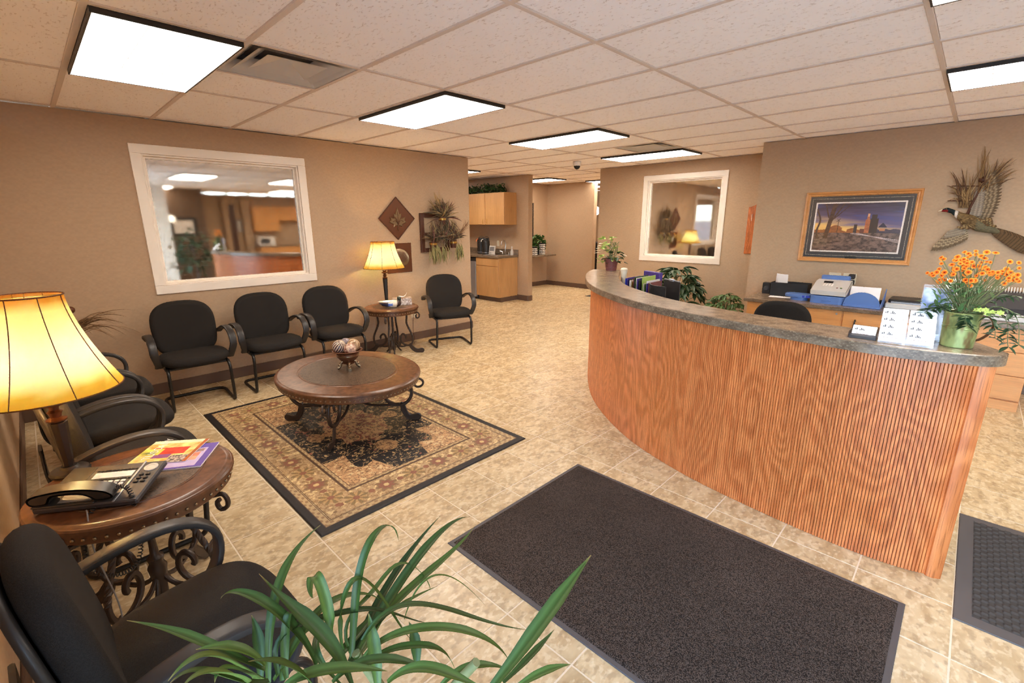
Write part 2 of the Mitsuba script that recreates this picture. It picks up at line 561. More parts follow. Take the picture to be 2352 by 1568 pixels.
seen, unseen = [], []
for i in range(-4, 35):
    for j in range(-24, 25):
        x, y = 0.7798 + (i + 0.5) * P, 1.440 + (j + 0.5) * P
        if not (-0.27 - P / 2 < x < 12 + P / 2 and -6.3 < y < 9.3):
            continue
        d = np.array([x, y, -EYE[2]]); w = d @ _f
        px, py = (d @ _r) / max(w, 1e-3) * 1068.5, -(d @ _u) / max(w, 1e-3) * 1068.5
        vis = w > 0.3 and abs(px) < 1290 and py < 900 and not any(crosses((0, 0), (x, y), *s) for s in BLOCK)
        if vis and 1.37 < x < 2.12 and -0.3 < y < 1.4: vis = False          # under the mat
        if vis and 1.0 < x < 2.1 and 2.3 < y < 4.2: vis = False              # under the rug
        if vis and 3.3 < x < 5.4 and -0.3 < y < 1.6: vis = False             # behind the reception counter
        (seen if vis else unseen).append((w * w * math.hypot(x, y), x, y))
seen.sort()
for _, x, y in seen[:298]:
    again('floor__tile', tile_ply, M((x, y, 0)))
rest = seen[298:] + unseen
put('floor__distant_tiles', (np.vstack([tile_mesh[0] + [x, y, 0] for _, x, y in rest]), np.vstack([tile_mesh[1] + 8 * k for k in range(len(rest))])), 'floor_tile', False, kind='stuff')

# baseboards
for key, b in {'baseboard_left': (-0.27, 4.52, 5.238, 5.25), 'baseboard_left_end': (4.52, 4.532, 5.238, 5.37), 'baseboard_front': (-0.27, -0.258, 0.75, 5.238), 'baseboard_far': (7.088, 7.1, 1.93, 4.79), 'baseboard_far_end': (7.088, 7.22, 4.79, 4.802),
               'baseboard_right': (6.138, 6.15, -2.6, 1.93), 'baseboard_kitchenette': (6.888, 6.9, 6.27, 6.58), 'baseboard_kitchenette_end': (6.888, 7.02, 6.258, 6.27),
               'baseboard_alcove': (7.02, 9.15, 7.668, 7.68), 'baseboard_alcove_back': (9.138, 9.15, 6.31, 7.668), 'baseboard_alcove_end': (9.138, 9.27, 6.298, 6.31)}.items():
    struct(key, cbox(*b, 0, 0.105, 0.004), 'base_brown')

# ceiling: plenum deck, T-bar grid, lay-in boards
struct('ceiling', box(-0.5, 12.2, -6.5, 9.5, H + 0.12, H + 0.2), 'ceiling_plain')
GX, GY = 0.3445, 1.5261
gx = lambda c: GX + 0.6096 * c
gy = lambda r: GY + 1.2192 * r
LIGHTS = [(0, 1), (3, 1), (6, 1), (9, 1), (3, -2), (6, -2), (8, 4), (12, 4), (14, 3), (16, 4), (3, -5), (8, -5), (11, -5)]
VENTS = [(1, 1), (8, 1)]
bar = lambda x0, x1, y0, y1: cbox(x0, x1, y0, y1, H, H + 0.03, 0.0015)
for c in range(-1, 20):
    if c == -1: continue
    put('ceiling__tee', bar(gx(c) - 0.014, gx(c) + 0.014, -6.2, 9.3), 'tee', False)
for r in range(-6, 7):
    put('ceiling__tee', bar(-0.27, 12.0, gy(r) - 0.012, gy(r) + 0.012), 'tee', False)
for c, r in VENTS:
    put('ceiling__tee', bar(gx(c) + .014, gx(c + 1) - .014, gy(r) + 0.5976, gy(r) + 0.6216), 'tee', False)


def board(x0, x1, y0, y1):
    return cbox(x0, x1, y0, y1, H + 0.007, H + 0.02, 0.002)


full = mikit.ply(board(-0.2900, 0.2900, -0.5960, 0.5960), 'ceiling_board')
for c in range(-1, 19):
    for r in range(-7, 7):
        x, y = gx(c) + 0.3048, gy(r) + 0.6096
        if (c, r) in LIGHTS or y > 9.3 or y < -6.3 or x > 12: continue
        if c < 6 and r > 2 and not (r == 3 and False) and x < 4.3: continue      # the office behind the left wall has its own boards
        if (c, r) in VENTS:
            put('ceiling__board', board(gx(c) + .0148, gx(c + 1) - .0148, gy(r) + 0.6230, gy(r + 1) - .0136), 'ceiling_board', False)
        elif c == -1:
            put('ceiling__board', board(-0.27, gx(0) - 0.0148, y - 0.596, y + 0.596), 'ceiling_board', False)
        else:
            again('ceiling__board', full, M((x, y, 0)))
for c in range(-1, 6):
    x0, x1 = max(gx(c) + .0148, -0.27), gx(c + 1) - .0148
    put('ceiling__board', board(x0, x1, gy(3) + .0136, 5.25), 'ceiling_board', False)
    for r in range(3, 6):
        put('ceiling__board', board(x0, x1, max(gy(r) + .0136, 5.37), gy(r + 1) - .0136), 'ceiling_board', False)

# ceiling lights: shallow dark frame, glowing diffuser, faint cell divisions
hw, hl = 0.2898, 0.5950
ring = lambda w, l, t, z0, z1: cat(box(-w, -w + t, -l, l, z0, z1), box(w - t, w, -l, l, z0, z1), box(-w + t, w - t, -l, -l + t, z0, z1), box(-w + t, w - t, l - t, l, z0, z1))
frame_ply = mikit.ply(ring(hw, hl, 0.008, H - 0.022, H + 0.03), 'black_metal')
blades = [(-0.09, None), (0.09, None)] + [(None, y) for y in np.linspace(-hl + 0.2, hl - 0.2, 5)]
blade_plys = [mikit.ply(box(x - .001, x + .001, -hl + .009, hl - .009, H - .0235, H - .0212) if y is None else box(-hw + .009, hw - .009, y - .001, y + .001, H - .0235, H - .0212), 'white') for x, y in blades]
diff_v = np.array([[-hw + 0.0082, -hl + 0.0082, H - .0205], [hw - 0.0082, -hl + 0.0082, H - .0205], [hw - 0.0082, hl - 0.0082, H - .0205], [-hw + 0.0082, hl - 0.0082, H - .0205]])
diff_ply = mikit.ply((diff_v, np.array([[0, 2, 1], [0, 3, 2]])), 'white')
where = ['nearest the camera, over the front left corner', 'over the coffee table, second of the near row', 'third in the near row, mid-ceiling', 'beside the far air vent',
         'over the entrance mat, seen only in the window reflection', 'at the right edge above the reception counter', 'half hidden by the end of the left wall', 'over the alcove shelf',
         'above the hall by the alcove corner', 'farthest along the hall', 'over the rear room', 'near the rear cabinets', 'at the rear corner']
for (c, r), w in zip(LIGHTS, where):
    t = thing('ceiling_light', 'glowing ceiling light ' + w, 'ceiling light', 'ceiling lights in the T-bar ceiling')
    m = M((gx(c) + 0.3048, gy(r) + 0.6096, 0))
    again(t + '__frame', frame_ply, m)
    d = again(t + '__diffuser', diff_ply, m)
    scene[d]['emitter'] = {'type': 'area', 'radiance': rgb(TROFFER)}
    if r in (1, -2):
        for b in blade_plys: again(t + '__louver', b, m)

# air vents: stepped square diffusers
for (c, r), w in zip(VENTS, ('beside the near left ceiling light', 'beside the far ceiling lights')):
    t = thing('ceiling_vent', 'metal stepped air vent ' + w, 'air vent', 'ceiling air vents')
    m = M((gx(c) + 0.3048, gy(r) + 0.3, 0))
    s = 0.288
    put(t + '__duct', cat(ring(s, s, 0.004, H + .03, H + .118), box(-s, s, -s, s, H + .114, H + .118)), 'grey', False, to=m)
    for k, (o, i, z) in enumerate(((0.288, 0.205, 0.0), (0.235, 0.135, 0.002), (0.165, 0.0, 0.004))):
        v, f = [], []
        for q, zz in ((o, z), (i, z + 0.055)):
            v += [[-q, -q, H + zz], [q, -q, H + zz], [q, q, H + zz], [-q, q, H + zz]]
        for j in range(4):
            j2 = (j + 1) % 4
            f += [[j, j2, j2 + 4], [j, j2 + 4, j + 4]]
        put(t + '__cone', trimesh.Trimesh(np.array(v) + [0, 0, 0.004], f, process=False), 'light_grey', False, to=m)


# windows with half-mirrored glass in white casings
def window(key, ax, face, back, b0, b1, z0, z1, glass, cw=0.078, m='trim_white', both=True):
    def bx(a0, a1, p, q, zz0, zz1, c=0.003):
        return cbox(a0, a1, p, q, zz0, zz1, c) if ax == 0 else cbox(p, q, a0, a1, zz0, zz1, c)
    info(key, kind='structure')
    s = 1 if back > face else -1
    fo = face - s * 0.016
    for p, q, u, w in ((b0 - cw, b1 + cw, z1, z1 + cw), (b0 - cw, b1 + cw, z0 - cw, z0), (b0 - cw, b0, z0, z1), (b1, b1 + cw, z0, z1)):
        put(key + '__casing', bx(fo, face - s * 0.0003, p, q, u, w), m, False)
    j = 0.014
    for p, q, u, w in ((b0, b1, z1 - j, z1), (b0, b1, z0, z0 + j), (b0, b0 + j, z0 + j, z1 - j), (b1 - j, b1, z0 + j, z1 - j)):
        put(key + '__jamb', bx(face - s * 0.0002, back, p, q, u, w, 0.002), m, False)
    mid = (face + back) / 2; k = j + 0.02
    for a in (-0.018, 0.006):
        for p, q, u, w in ((b0 + j, b1 - j, z1 - k, z1 - j), (b0 + j, b1 - j, z0 + j, z0 + k), (b0 + j, b0 + k, z0 + k, z1 - k), (b1 - k, b1 - j, z0 + k, z1 - k)):
            put(key + '__stop', bx(mid + a, mid + a + 0.012, p, q, u, w, 0.002), m, False)
    v = [(b0 + j, z0 + j), (b1 - j, z0 + j), (b1 - j, z1 - j), (b0 + j, z1 - j)]
    put(key + '__pane', (np.array([[mid, p, z] if ax == 0 else [p, mid, z] for p, z in v], float), np.array([[0, 1, 2], [0, 2, 3]])), glass, False)


window('window_1', 1, 5.25, 5.37, *W1, 'mirror_glass')
window('window_2', 0, 7.1, 7.22, *W2, 'mirror_glass')
window('window_3', 0, -0.27, -0.39, 5.75, 7.15, 0.85, 2.05, 'clear_glass')
window('window_4', 0, -0.27, -0.39, -2.6, 0.75, 0.08, 2.3, 'clear_glass', cw=0.05, m='dark_grey')

# slatted blind behind the first window
t = thing('window_blind', 'cream slatted blind hanging behind the glass of the large left window', 'window blind')
slat = mikit.ply(mv(cbox(0.84, 2.15, -0.010, 0.010, -0.0006, 0.0006, 0.0002), rx=0.10), 'cream')
for k in range(19):
    again(t + '__slat', slat, M((0, 5.43, 1.03 + 0.04 * k)))
put(t + '__cord', cat(tube([(1.1, 5.445, 1.0), (1.1, 5.445, 2.3)], .0012, 5), tube([(1.9, 5.445, 1.0), (1.9, 5.445, 2.3)], .0012, 5)), 'cream')
put(t + '__head_rail', cbox(0.84, 2.15, 5.40, 5.45, 2.3, 2.34), 'cream')


# ------------------------------------------------------------------ reception counter
OUT = [(2.66, -0.175), (2.56, -0.125), (2.505, 0.02), (2.475, 0.20), (2.515, 0.60), (2.585, 1.01), (2.645, 1.23), (2.76, 1.53), (2.98, 1.90), (3.28, 2.27), (3.62, 2.56), (4.02, 2.83), (4.36, 2.98)]
INN = [(4.50, 2.72), (4.05, 2.47), (3.52, 2.09), (3.24, 1.77), (3.01, 1.41), (2.91, 1.15), (2.84, 0.88), (2.80, 0.56), (2.79, 0.32), (2.83, -0.07)]
out = spl(OUT, 120); inn = spl(INN, 80)
CT = 1.04
k = thing('counter_worktop', 'curved grey stone-look worktop along the top of the reception counter', 'countertop')
put(k + '__slab', prism(np.vstack([out, inn]), CT - 0.046, CT, 0.004), 'laminate', 25)
FP = [(2.60, -0.13), (2.555, -0.04), (2.530, 0.20), (2.562, 0.60), (2.63, 1.00), (2.695, 1.22), (2.81, 1.51), (3.03, 1.87), (3.33, 2.23), (3.66, 2.515), (4.04, 2.78), (4.36, 2.93)]
fp = spl(FP, 4000)
acc = np.r_[0, np.cumsum(np.linalg.norm(np.diff(fp, axis=0), axis=1))]
at_s = lambda s: np.array([np.interp(s, acc, fp[:, 0]), np.interp(s, acc, fp[:, 1])])
rc = thing('reception_counter', 'curved reception counter faced with narrow vertical oak slats', 'reception counter')
core_o = np.array([at_s(s) for s in np.linspace(0.03, acc[-1], 90)])
tn = np.gradient(core_o, axis=0); tn /= np.linalg.norm(tn, axis=1, keepdims=True)
nin = np.stack([tn[:, 1], -tn[:, 0]], 1)
put(rc + '__core', prism(np.vstack([core_o + nin * 0.0075, (core_o + nin * 0.10)[::-1]]), 0.0, CT - 0.046), 'oak_groove', 30)
PITCH = 0.0127
sec = [(-0.0053, 0.0), (0.0053, 0.0), (0.0053, 0.0048), (0.0040, 0.0070), (-0.0040, 0.0070), (-0.0053, 0.0048)]
slat_ply = mikit.ply(prism(sec, 0.002, CT - 0.047), 'oak')
ns = int((acc[-1] - 0.03) / PITCH)
for i in range(ns):
    s = 0.03 + (i + 0.5) * PITCH
    p, q = at_s(s), at_s(s + 0.004) - at_s(s - 0.004)
    q /= np.linalg.norm(q)
    n_ = np.array([q[1], -q[0]])     # inward
    m = np.eye(4); m[:2, 0] = -q; m[:2, 1] = -n_; m[:2, 3] = p + n_ * 0.0075
    again(rc + '__slat', slat_ply, m)
e0 = at_s(0.0)
put(rc + '__end_post', prism([(2.585, -0.148), (2.628, -0.148), (2.70, -0.135), (2.705, -0.09), (2.62, -0.06), (2.568, -0.098), (2.568, -0.12)], 0.0, CT - 0.046, 0.001), 'oak', 40)
put(rc + '__inner_desk', prism(np.vstack([spl([(2.73, 0.0), (2.75, 0.5), (2.93, 1.1), (3.3, 1.8), (3.9, 2.4), (4.35, 2.72)], 40), spl([(4.62, 2.3), (4.2, 2.0), (3.75, 1.5), (3.45, 1.0), (3.3, 0.5), (3.3, 0.0)], 40)]), 0.70, 0.735, 0.003), 'laminate', 30)
for q in ((3.25, 0.05), (4.5, 2.2)):
    put(rc + '__desk_leg', cbox(q[0] - .03, q[0] + .03, q[1] - .03, q[1] + .03, 0, 0.70), 'black_metal', False)

# ------------------------------------------------------------------ guest chairs
def seat_outline(w, d, n=48):
    a = np.linspace(0, 2 * PI, n, endpoint=False)
    x, y = np.cos(a), np.sin(a)
    e = 0.62
    return np.c_[np.sign(x) * np.abs(x) ** e * d / 2, np.sign(y) * np.abs(y) ** e * w / 2 * (1 + 0.05 * x)]


def seat_fn(v):
    v = v.copy()
    x, y = v[:, 0], v[:, 1]
    v[:, 2] += -0.25 * np.maximum(x - 0.10, 0) ** 2 * 3 + 0.05 * x + 0.35 * y ** 2 * 0.4
    return v


def back_outline(w=0.485, h=0.47, n=56):
    a = np.linspace(0, 2 * PI, n, endpoint=False)
    x, y = np.cos(a), np.sin(a)
    ex = np.where(y > 0, 0.72, 0.50)
    X, Y_ = np.sign(x) * np.abs(x) ** ex * w / 2, np.sign(y) * np.abs(y) ** ex * h / 2
    return np.c_[X * (1 - 0.06 * (-Y_ / h)), Y_]


def back_fn(v):
    # local: x = width, y = height, z = thickness (front is +z)
    w, h, t = v[:, 0], v[:, 1], v[:, 2]
    d = t + 0.42 * w ** 2 + 0.10 * h ** 2
    z = 0.655 + h
    x = -0.19 - 0.16 * h + d
    return np.c_[x, w, z]


def chair_parts():
    P_ = []
    P_.append(('seat', mikit.ply(mv(pad(seat_outline(0.50, 0.49), 0.085, dome=0.12, fn=seat_fn), (0.045, 0, 0.425)), 'chair_fabric', smooth=True)))
    P_.append(('backrest', mikit.ply(pad(back_outline(), 0.075, dome=0.08, fn=back_fn), 'chair_fabric', smooth=True)))
    shell = pad(back_outline(0.46, 0.43), 0.022, dome=0.0, fn=lambda v: back_fn(v) + [-0.052, 0, 0])
    P_.append(('back_shell', mikit.ply(shell, 'black_plastic', smooth=True)))
    sc = np.array([(x * 0.029, y * 0.0125) for x, y in [(math.copysign(abs(math.cos(a)) ** .6, math.cos(a)), math.copysign(abs(math.sin(a)) ** .6, math.sin(a))) for a in np.arange(14) * 2 * PI / 14]])
    arm = spl([(-0.235, 0.57), (-0.17, 0.605), (-0.07, 0.635), (0.04, 0.645), (0.13, 0.625), (0.185, 0.575), (0.195, 0.51), (0.165, 0.44), (0.115, 0.395)], 26)
    for s in (1, -1):
        yy = s * (0.262 + 0.024 * np.clip((arm[:, 1] - 0.42) / 0.1, 0, 1) * np.clip((arm[:, 0] + 0.26) / 0.1, 0.2, 1))
        P_.append(('armrest', mikit.ply(sweep(np.c_[arm[:, 0], yy, arm[:, 1]], sc, side=(0, 1, 0)), 'black_plastic', smooth=40)))
    fr = []
    for s in (1, -1):
        fr.append([(0.02, s * 0.215, 0.385), (0.15, s * 0.217, 0.384), (0.215, s * 0.22, 0.372), (0.242, s * 0.222, 0.335), (0.238, s * 0.225, 0.20), (0.222, s * 0.228, 0.06), (0.205, s * 0.229, 0.022), (0.165, s * 0.23, 0.0135), (0.0, s * 0.232, 0.0135), (-0.17, s * 0.232, 0.0135), (-0.215, s * 0.215, 0.0135), (-0.235, s * 0.17, 0.0135)])
    path = np.vstack([spl(fr[0], 46), spl(fr[1], 46)[::-1]])
    P_.append(('frame', mikit.ply(sweep(path, circ(0.0127, 10)), 'black_metal', smooth=50)))
    P_.append(('seat_plate', mikit.ply(cat(cbox(-0.15, 0.2, -0.235, 0.235, 0.366, 0.386, 0.006), cbox(-0.262, -0.14, -0.10, 0.10, 0.37, 0.386, 0.004), sweep(spl([(-0.20, 0, 0.372), (-0.265, 0, 0.40), (-0.285, 0, 0.47), (-0.285, 0, 0.60)], 14), np.array(rrect(0.09, 0.012, 0.004, 2)), side=(0, 1, 0))), 'black_plastic', smooth=30)))
    return P_


CH = chair_parts()
for x, y, deg, lab in ((0.862, 4.78, -92, 'black guest chair under the left end of the wall window, nearest the corner plant'),
                       (1.515, 4.79, -93, 'black guest chair under the wall window, middle one of the three there'),
                       (2.17, 4.79, -93, 'black guest chair between the wall window and the far end table with the lamp'),
                       (3.70, 4.76, -112, 'black guest chair standing alone beside the far end table at the end of the wall'),
                       (0.17, 4.10, 0, 'black guest chair in the corner, half hidden behind the big lampshade'),
                       (0.17, 3.45, 0, 'black guest chair in the front wall row, second from the corner, below the big lampshade'),
                       (0.17, 2.80, 0, 'black guest chair directly behind the near end table with the telephone'),
                       (0.095, 1.36, 3, 'large black guest chair in the foreground beside the spiky plant')):
    t = thing('guest_chair', lab, 'chair', 'black guest chairs of the waiting area')
    for n_, d in CH:
        again(t + '__' + n_, d, M((x, y, 0), math.radians(deg)))

# ------------------------------------------------------------------ tables with iron scroll bases
def table(label, cx, cy, ax, ay, h, legs, kind, cat_='end table'):
    t = thing('coffee_table' if cat_ == 'coffee table' else 'end_table', label, cat_, None)
    m = M((cx, cy, 0.0105 if kind == 'low' else 0))
    sc = np.diag([ax, ay, 1, 1.0])
    def ov(profile, n=72):
        x = lathe(profile, n); x.apply_transform(sc); return x
    k = 1.0 / ((ax + ay) / 2)
    put(t + '__tabletop', ov([(0, h - 0.03), (1 - 0.012 * k, h - 0.03), (1, h - 0.024), (1, h - 0.014), (1 - 0.006 * k, h - 0.008), (1 - 0.012 * k, h - 0.0065), (1 - 0.02 * k, h - 0.001), (1 - 0.03 * k, h), (0.70, h), (0.695, h - 0.0025), (0.685, h - 0.0025), (0.68, h), (0.66, h), (0.655, h - 0.0015), (0, h - 0.0015)]), 'table_wood', 30, to=m)
    put(t + '__tooled_panel', ov([(0, h - 0.001), (0.655, h - 0.001), (0.655, h + 0.0002), (0, h + 0.0002)]), 'table_tooled', 30, to=m)
    put(t + '__apron', ov([(0, h - 0.075), (1 - 0.022 * k, h - 0.075), (1 - 0.014 * k, h - 0.068), (1 - 0.014 * k, h - 0.03), (0, h - 0.03)]), 'table_wood', 30, to=m)
    nst = int(2 * PI * (ax + ay) / 2 / 0.034)
    dome = sphere(0.0065, sub=1); st = []
    for i in range(nst):
        a = i * 2 * PI / nst
        st.append(mv(dome, ((ax - 0.013) * math.cos(a), (ay - 0.013) * math.sin(a), h - 0.05)))
    put(t + '__nail_head', cat(st), 'stud', 60, to=m, kind='stuff')
    sq = np.array(rrect(0.021, 0.021, 0.004, 2))
    for i in range(legs):
        a = 2 * PI * i / legs + (PI / 4 if legs == 4 else 0.25)
        ca, sa = math.cos(a), math.sin(a)
        rr = 1 / math.hypot(ca / ax, sa / ay)
        ml = m @ M((0, 0, 0), a)
        if kind == 'low':
            R = rr
            p = spl([(R * .74, 0, h - .075), (R * .83, 0, h - .125), (R * .86, 0, h - .195), (R * .80, 0, h - .268), (R * .67, 0, h - .300), (R * .53, 0, h - .275), (R * .46, 0, h - .205), (R * .49, 0, h - .135), (R * .58, 0, h - .115), (R * .655, 0, h - .15), (R * .64, 0, h - .195)], 50)
            put(t + '__leg', sweep(p, sq * 1.15, side=(0, 1, 0), twist=0, scale=np.r_[np.ones(40), np.linspace(1, .6, 10)]), 'iron', 45, to=ml)
            foot0, fx = (R * .72, h - .292), R * .88
            str_ = spl([(R * .68, 0, h - .288), (R * .5, 0, h - .30), (R * .25, 0, h - .295), (R * .10, 0, h - .25), (R * .045, 0, h - .16)], 18)
        else:
            R = rr
            p = spl([(R * .48, 0, h - .075), (R * .55, 0, h - .13), (R * .53, 0, h - .19), (R * .60, 0, h - .27), (R * .72, 0, h - .36), (R * .74, 0, h - .42), (R * .66, 0, h - .475), (R * .48, 0, h - .485), (R * .32, 0, h - .45), (R * .28, 0, h - .39), (R * .36, 0, h - .345), (R * .46, 0, h - .36), (R * .47, 0, h - .40)], 60)
            tw = np.zeros(60); tw[10:26] = np.linspace(0, 3 * PI, 16); tw[26:] = 3 * PI
            put(t + '__leg', twisted(p, sq, tw), 'iron', 45, to=ml)
            foot0, fx = (R * .66, h - .475), R * .98
            str_ = spl([(R * .50, 0, h - .485), (R * .28, 0, h - .50), (R * .10, 0, h - .47), (R * .05, 0, h - .40)], 14)
        # paddle foot: a leaf-shaped plate in the leg's plane
        w = 0.02
        b = np.array([(foot0[0] - .012, foot0[1] + .012), (foot0[0] + .018, foot0[1] - .02), (fx * .93, .045), (fx + .03, .055), (fx + .05, .035), (fx + .035, .008), (fx - .005, .0015), (fx - .05, .012), (foot0[0] - .005, foot0[1] * .55)])
        o = spl(np.vstack([b, b[:1]]), 40)[:-1]
        pl = prism(o, -0.007, 0.007, 0.003)
        pl.apply_transform(np.array([[1, 0, 0, 0], [0, 0, 1, 0], [0, 1, 0, 0], [0, 0, 0, 1.0]]))
        pl.invert()
        rim = sweep(np.c_[o[:, 0], 0 * o[:, 0], np.maximum(o[:, 1], 0.008)], circ(0.007, 6), closed=True)
        put(t + '__foot', cat(pl, rim), 'iron', 40, to=ml)
        put(t + '__stretcher', sweep(str_, sq * 0.8, side=(0, 1, 0)), 'iron', 45, to=ml)
        # small curl under the rim
        cu = spl([(R * .80, 0, h - .078), (R * .88, 0, h - .085), (R * .98, 0, h - .08), (R * 1.03, 0, h - .108), (R * 1.00, 0, h - .14), (R * .93, 0, h - .145), (R * .90, 0, h - .118), (R * .94, 0, h - .105)], 26)
        put(t + '__scroll', sweep(cu, sq * 0.75, side=(0, 1, 0)), 'iron', 45, to=ml)
    if kind == 'low':
        put(t + '__hub', lathe([(0, h - .20), (.03, h - .20), (.036, h - .17), (.024, h - .15), (.03, h - .12), (.03, h - .076), (0, h - .076)], 20), 'iron', 40, to=m)
    else:
        put(t + '__post', lathe([(0, .03), (.014, .03), (.02, .06), (.022, .12), (.03, .16), (.034, .19), (.024, .21), (.03, .235), (.016, .25), (.013, .30), (.013, h - .076), (0, h - .076)], 20), 'iron', 40, to=m)
        for i in range(3):
            a = 2 * PI * i / 3
            put(t + '__lower_leg', tube([(0.01 * math.cos(a), 0.01 * math.sin(a), .18), (.045 * math.cos(a), .045 * math.sin(a), .08), (.10 * math.cos(a), .10 * math.sin(a), .009)], .009, 8, 12), 'iron', 50, to=m)
    return t


def twisted(path, sec, tw):
    base = sweep(path, sec, side=(0, 1, 0))
    n, m_ = len(path), len(sec)
    v = base.vertices.copy()
    t = np.gradient(path, axis=0); t /= np.linalg.norm(t, axis=1, keepdims=True)
    for i in range(n):
        a = np.array([0, 1.0, 0]); a -= t[i] * (a @ t[i]); b = np.cross(t[i], a)
        th = tw[i]; c, s = math.cos(th), math.sin(th)
        sx, sy = sec[:, 0] * c - sec[:, 1] * s, sec[:, 0] * s + sec[:, 1] * c
        v[i * m_:(i + 1) * m_] = path[i] + np.outer(sx, a) + np.outer(sy, b)
    return trimesh.Trimesh(v, base.faces, process=False)


TN = (0.142, 2.185, 0.60); TF = (2.94, 4.89, 0.58); TC = (1.595, 3.345, 0.43)
table('round leather-topped end table with studded rim in the foreground, holding a telephone and magazines', TN[0], TN[1], 0.325, 0.325, TN[2], 4, 'high')
table('round studded end table by the left wall holding a lamp and a duck', TF[0], TF[1], 0.32, 0.32, TF[2], 4, 'high')
table('low oval coffee table with studded rim and scrolled iron legs on the patterned rug', TC[0], TC[1], 0.515, 0.62, TC[2], 4, 'low', 'coffee table')

# ------------------------------------------------------------------ table lamps
def lamp(label, x, y, z, zs0, zs1, r0, r1, ph, bulb):
    t = thing('table_lamp', label, 'lamp', None)
    m = M((x, y, z))
    hs = zs0 - z
    pr = [(0, 0), (.062, 0), (.064, .008), (.058, .016), (.03, .022), (.024, .03)]
    put(t + '__base', lathe(pr + [(0, .03)], 24), 'black_metal', 40, to=m)
    q = hs - 0.13
    put(t + '__column', lathe([(0, .03), (.017, .03), (.019, .06), (.026, q * .75), (.029, q), (.020, q + .008), (0, q + .008)], 8), 'black_metal', 20, to=m)
    z0 = q + .008
    put(t + '__turned_neck', lathe([(0, z0), (.030, z0), (.032, z0 + .006), (.016, z0 + .014), (.020, z0 + .03), (.024, z0 + .036), (.014, z0 + .044), (.016, z0 + .058), (.038, z0 + .064), (.040, z0 + .069), (.016, z0 + .078), (.024, z0 + .092), (.028, z0 + .097), (.013, z0 + .106), (.012, z0 + .15), (0, z0 + .15)], 24), 'bronze', 40, to=m, label='copper-coloured turned neck')
    hh = zs1 - zs0
    s = np.linspace(0, 1, 22)
    prof = r1 + (r0 - r1) * (1 - s) ** 1.55
    n = 48
    a = np.arange(n) * 2 * PI / n + ph
    fl = 1 - 0.012 * np.abs(np.sin(a * 4)) ** 0.5
    v = np.vstack([np.c_[prof[i] * np.cos(a), prof[i] * np.sin(a), np.full(n, zs0 + s[i] * hh - z)] for i in range(22)])
    f = [[i * n + j, i * n + (j + 1) % n, (i + 1) * n + (j + 1) % n] for i in range(21) for j in range(n)] + [[i * n + j, (i + 1) * n + (j + 1) % n, (i + 1) * n + j] for i in range(21) for j in range(n)]
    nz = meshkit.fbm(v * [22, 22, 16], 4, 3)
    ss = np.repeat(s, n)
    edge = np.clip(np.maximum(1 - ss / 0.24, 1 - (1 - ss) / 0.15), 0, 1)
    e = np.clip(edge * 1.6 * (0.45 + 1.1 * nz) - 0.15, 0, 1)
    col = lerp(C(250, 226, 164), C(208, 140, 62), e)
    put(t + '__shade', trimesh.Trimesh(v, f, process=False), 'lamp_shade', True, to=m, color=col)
    ribs = []
    for j in range(8):
        aa = j * 2 * PI / 8 + ph
        ribs.append(tube(np.c_[(prof + .0012) * math.cos(aa), (prof + .0012) * math.sin(aa), zs0 + s * hh - z], .0016, 5))
    tr = lambda r, zz: sweep(np.c_[r * np.cos(a), r * np.sin(a), np.full(n, zz - z)], circ(.0026, 6), closed=True)
    put(t + '__trim', cat(ribs, tr(r0 + .001, zs0), tr(r1 + .001, zs1)), 'bronze', 60, to=m)
    put(t + '__harp', cat(tube([(0, 0, z0 + .14), (0, .05, z0 + .2), (0, .055, z0 + .27), (0, 0, zs1 - z - .005), (0, -.055, z0 + .27), (0, -.05, z0 + .2), (0, 0, z0 + .14)], .0022, 6, 40), tube([(-r1, 0, zs1 - z - .004), (r1, 0, zs1 - z - .004)], .0015, 5), tube([(0, -r1, zs1 - z - .004), (0, r1, zs1 - z - .004)], .0015, 5)), 'brass', 60, to=m)
    b = put(t + '__bulb', sphere(0.032, (0, 0, z0 + .21), 2), 'white', True, to=m)
    scene[b]['emitter'] = {'type': 'area', 'radiance': rgb(np.array(BULB) * bulb)}


lamp('large glowing amber bell-shaded table lamp on the near end table, cut by the left edge', -0.035, 2.42, TN[2], 0.945, 1.305, 0.222, 0.105, 0.30, 1.0)
lamp('glowing bell-shaded table lamp with black stem on the far end table by the wall', 2.94, 4.985, TF[2], 1.03, 1.335, 0.238, 0.135, 0.15, 0.9)

# ------------------------------------------------------------------ rug
RX, RY, RW, RL = 0.785, 2.13, 1.54, 2.24
v, f, u, w = grid(RW, RL, 386, 561)
du, dv = np.minimum(u, RW - u), np.minimum(w, RL - w)
d = np.minimum(du, dv)
nA, nB = N2(u, w, 34, 1), N2(u, w, 34, 2)
lines = np.minimum(np.abs(nA - .5), np.abs(nB - .5))
tan, gold, pink, dark, olive, red = C(186, 150, 104), C(196, 162, 108), C(190, 148, 104), C(28, 24, 24), C(112, 96, 62), C(136, 86, 66)
col = np.tile(pink, (len(u), 1))
col = np.where((lines < .028)[:, None], C(120, 88, 60), col)
col = np.where(((N2(u, w, 60, 4, 2) > .66))[:, None], C(214, 186, 140), col)
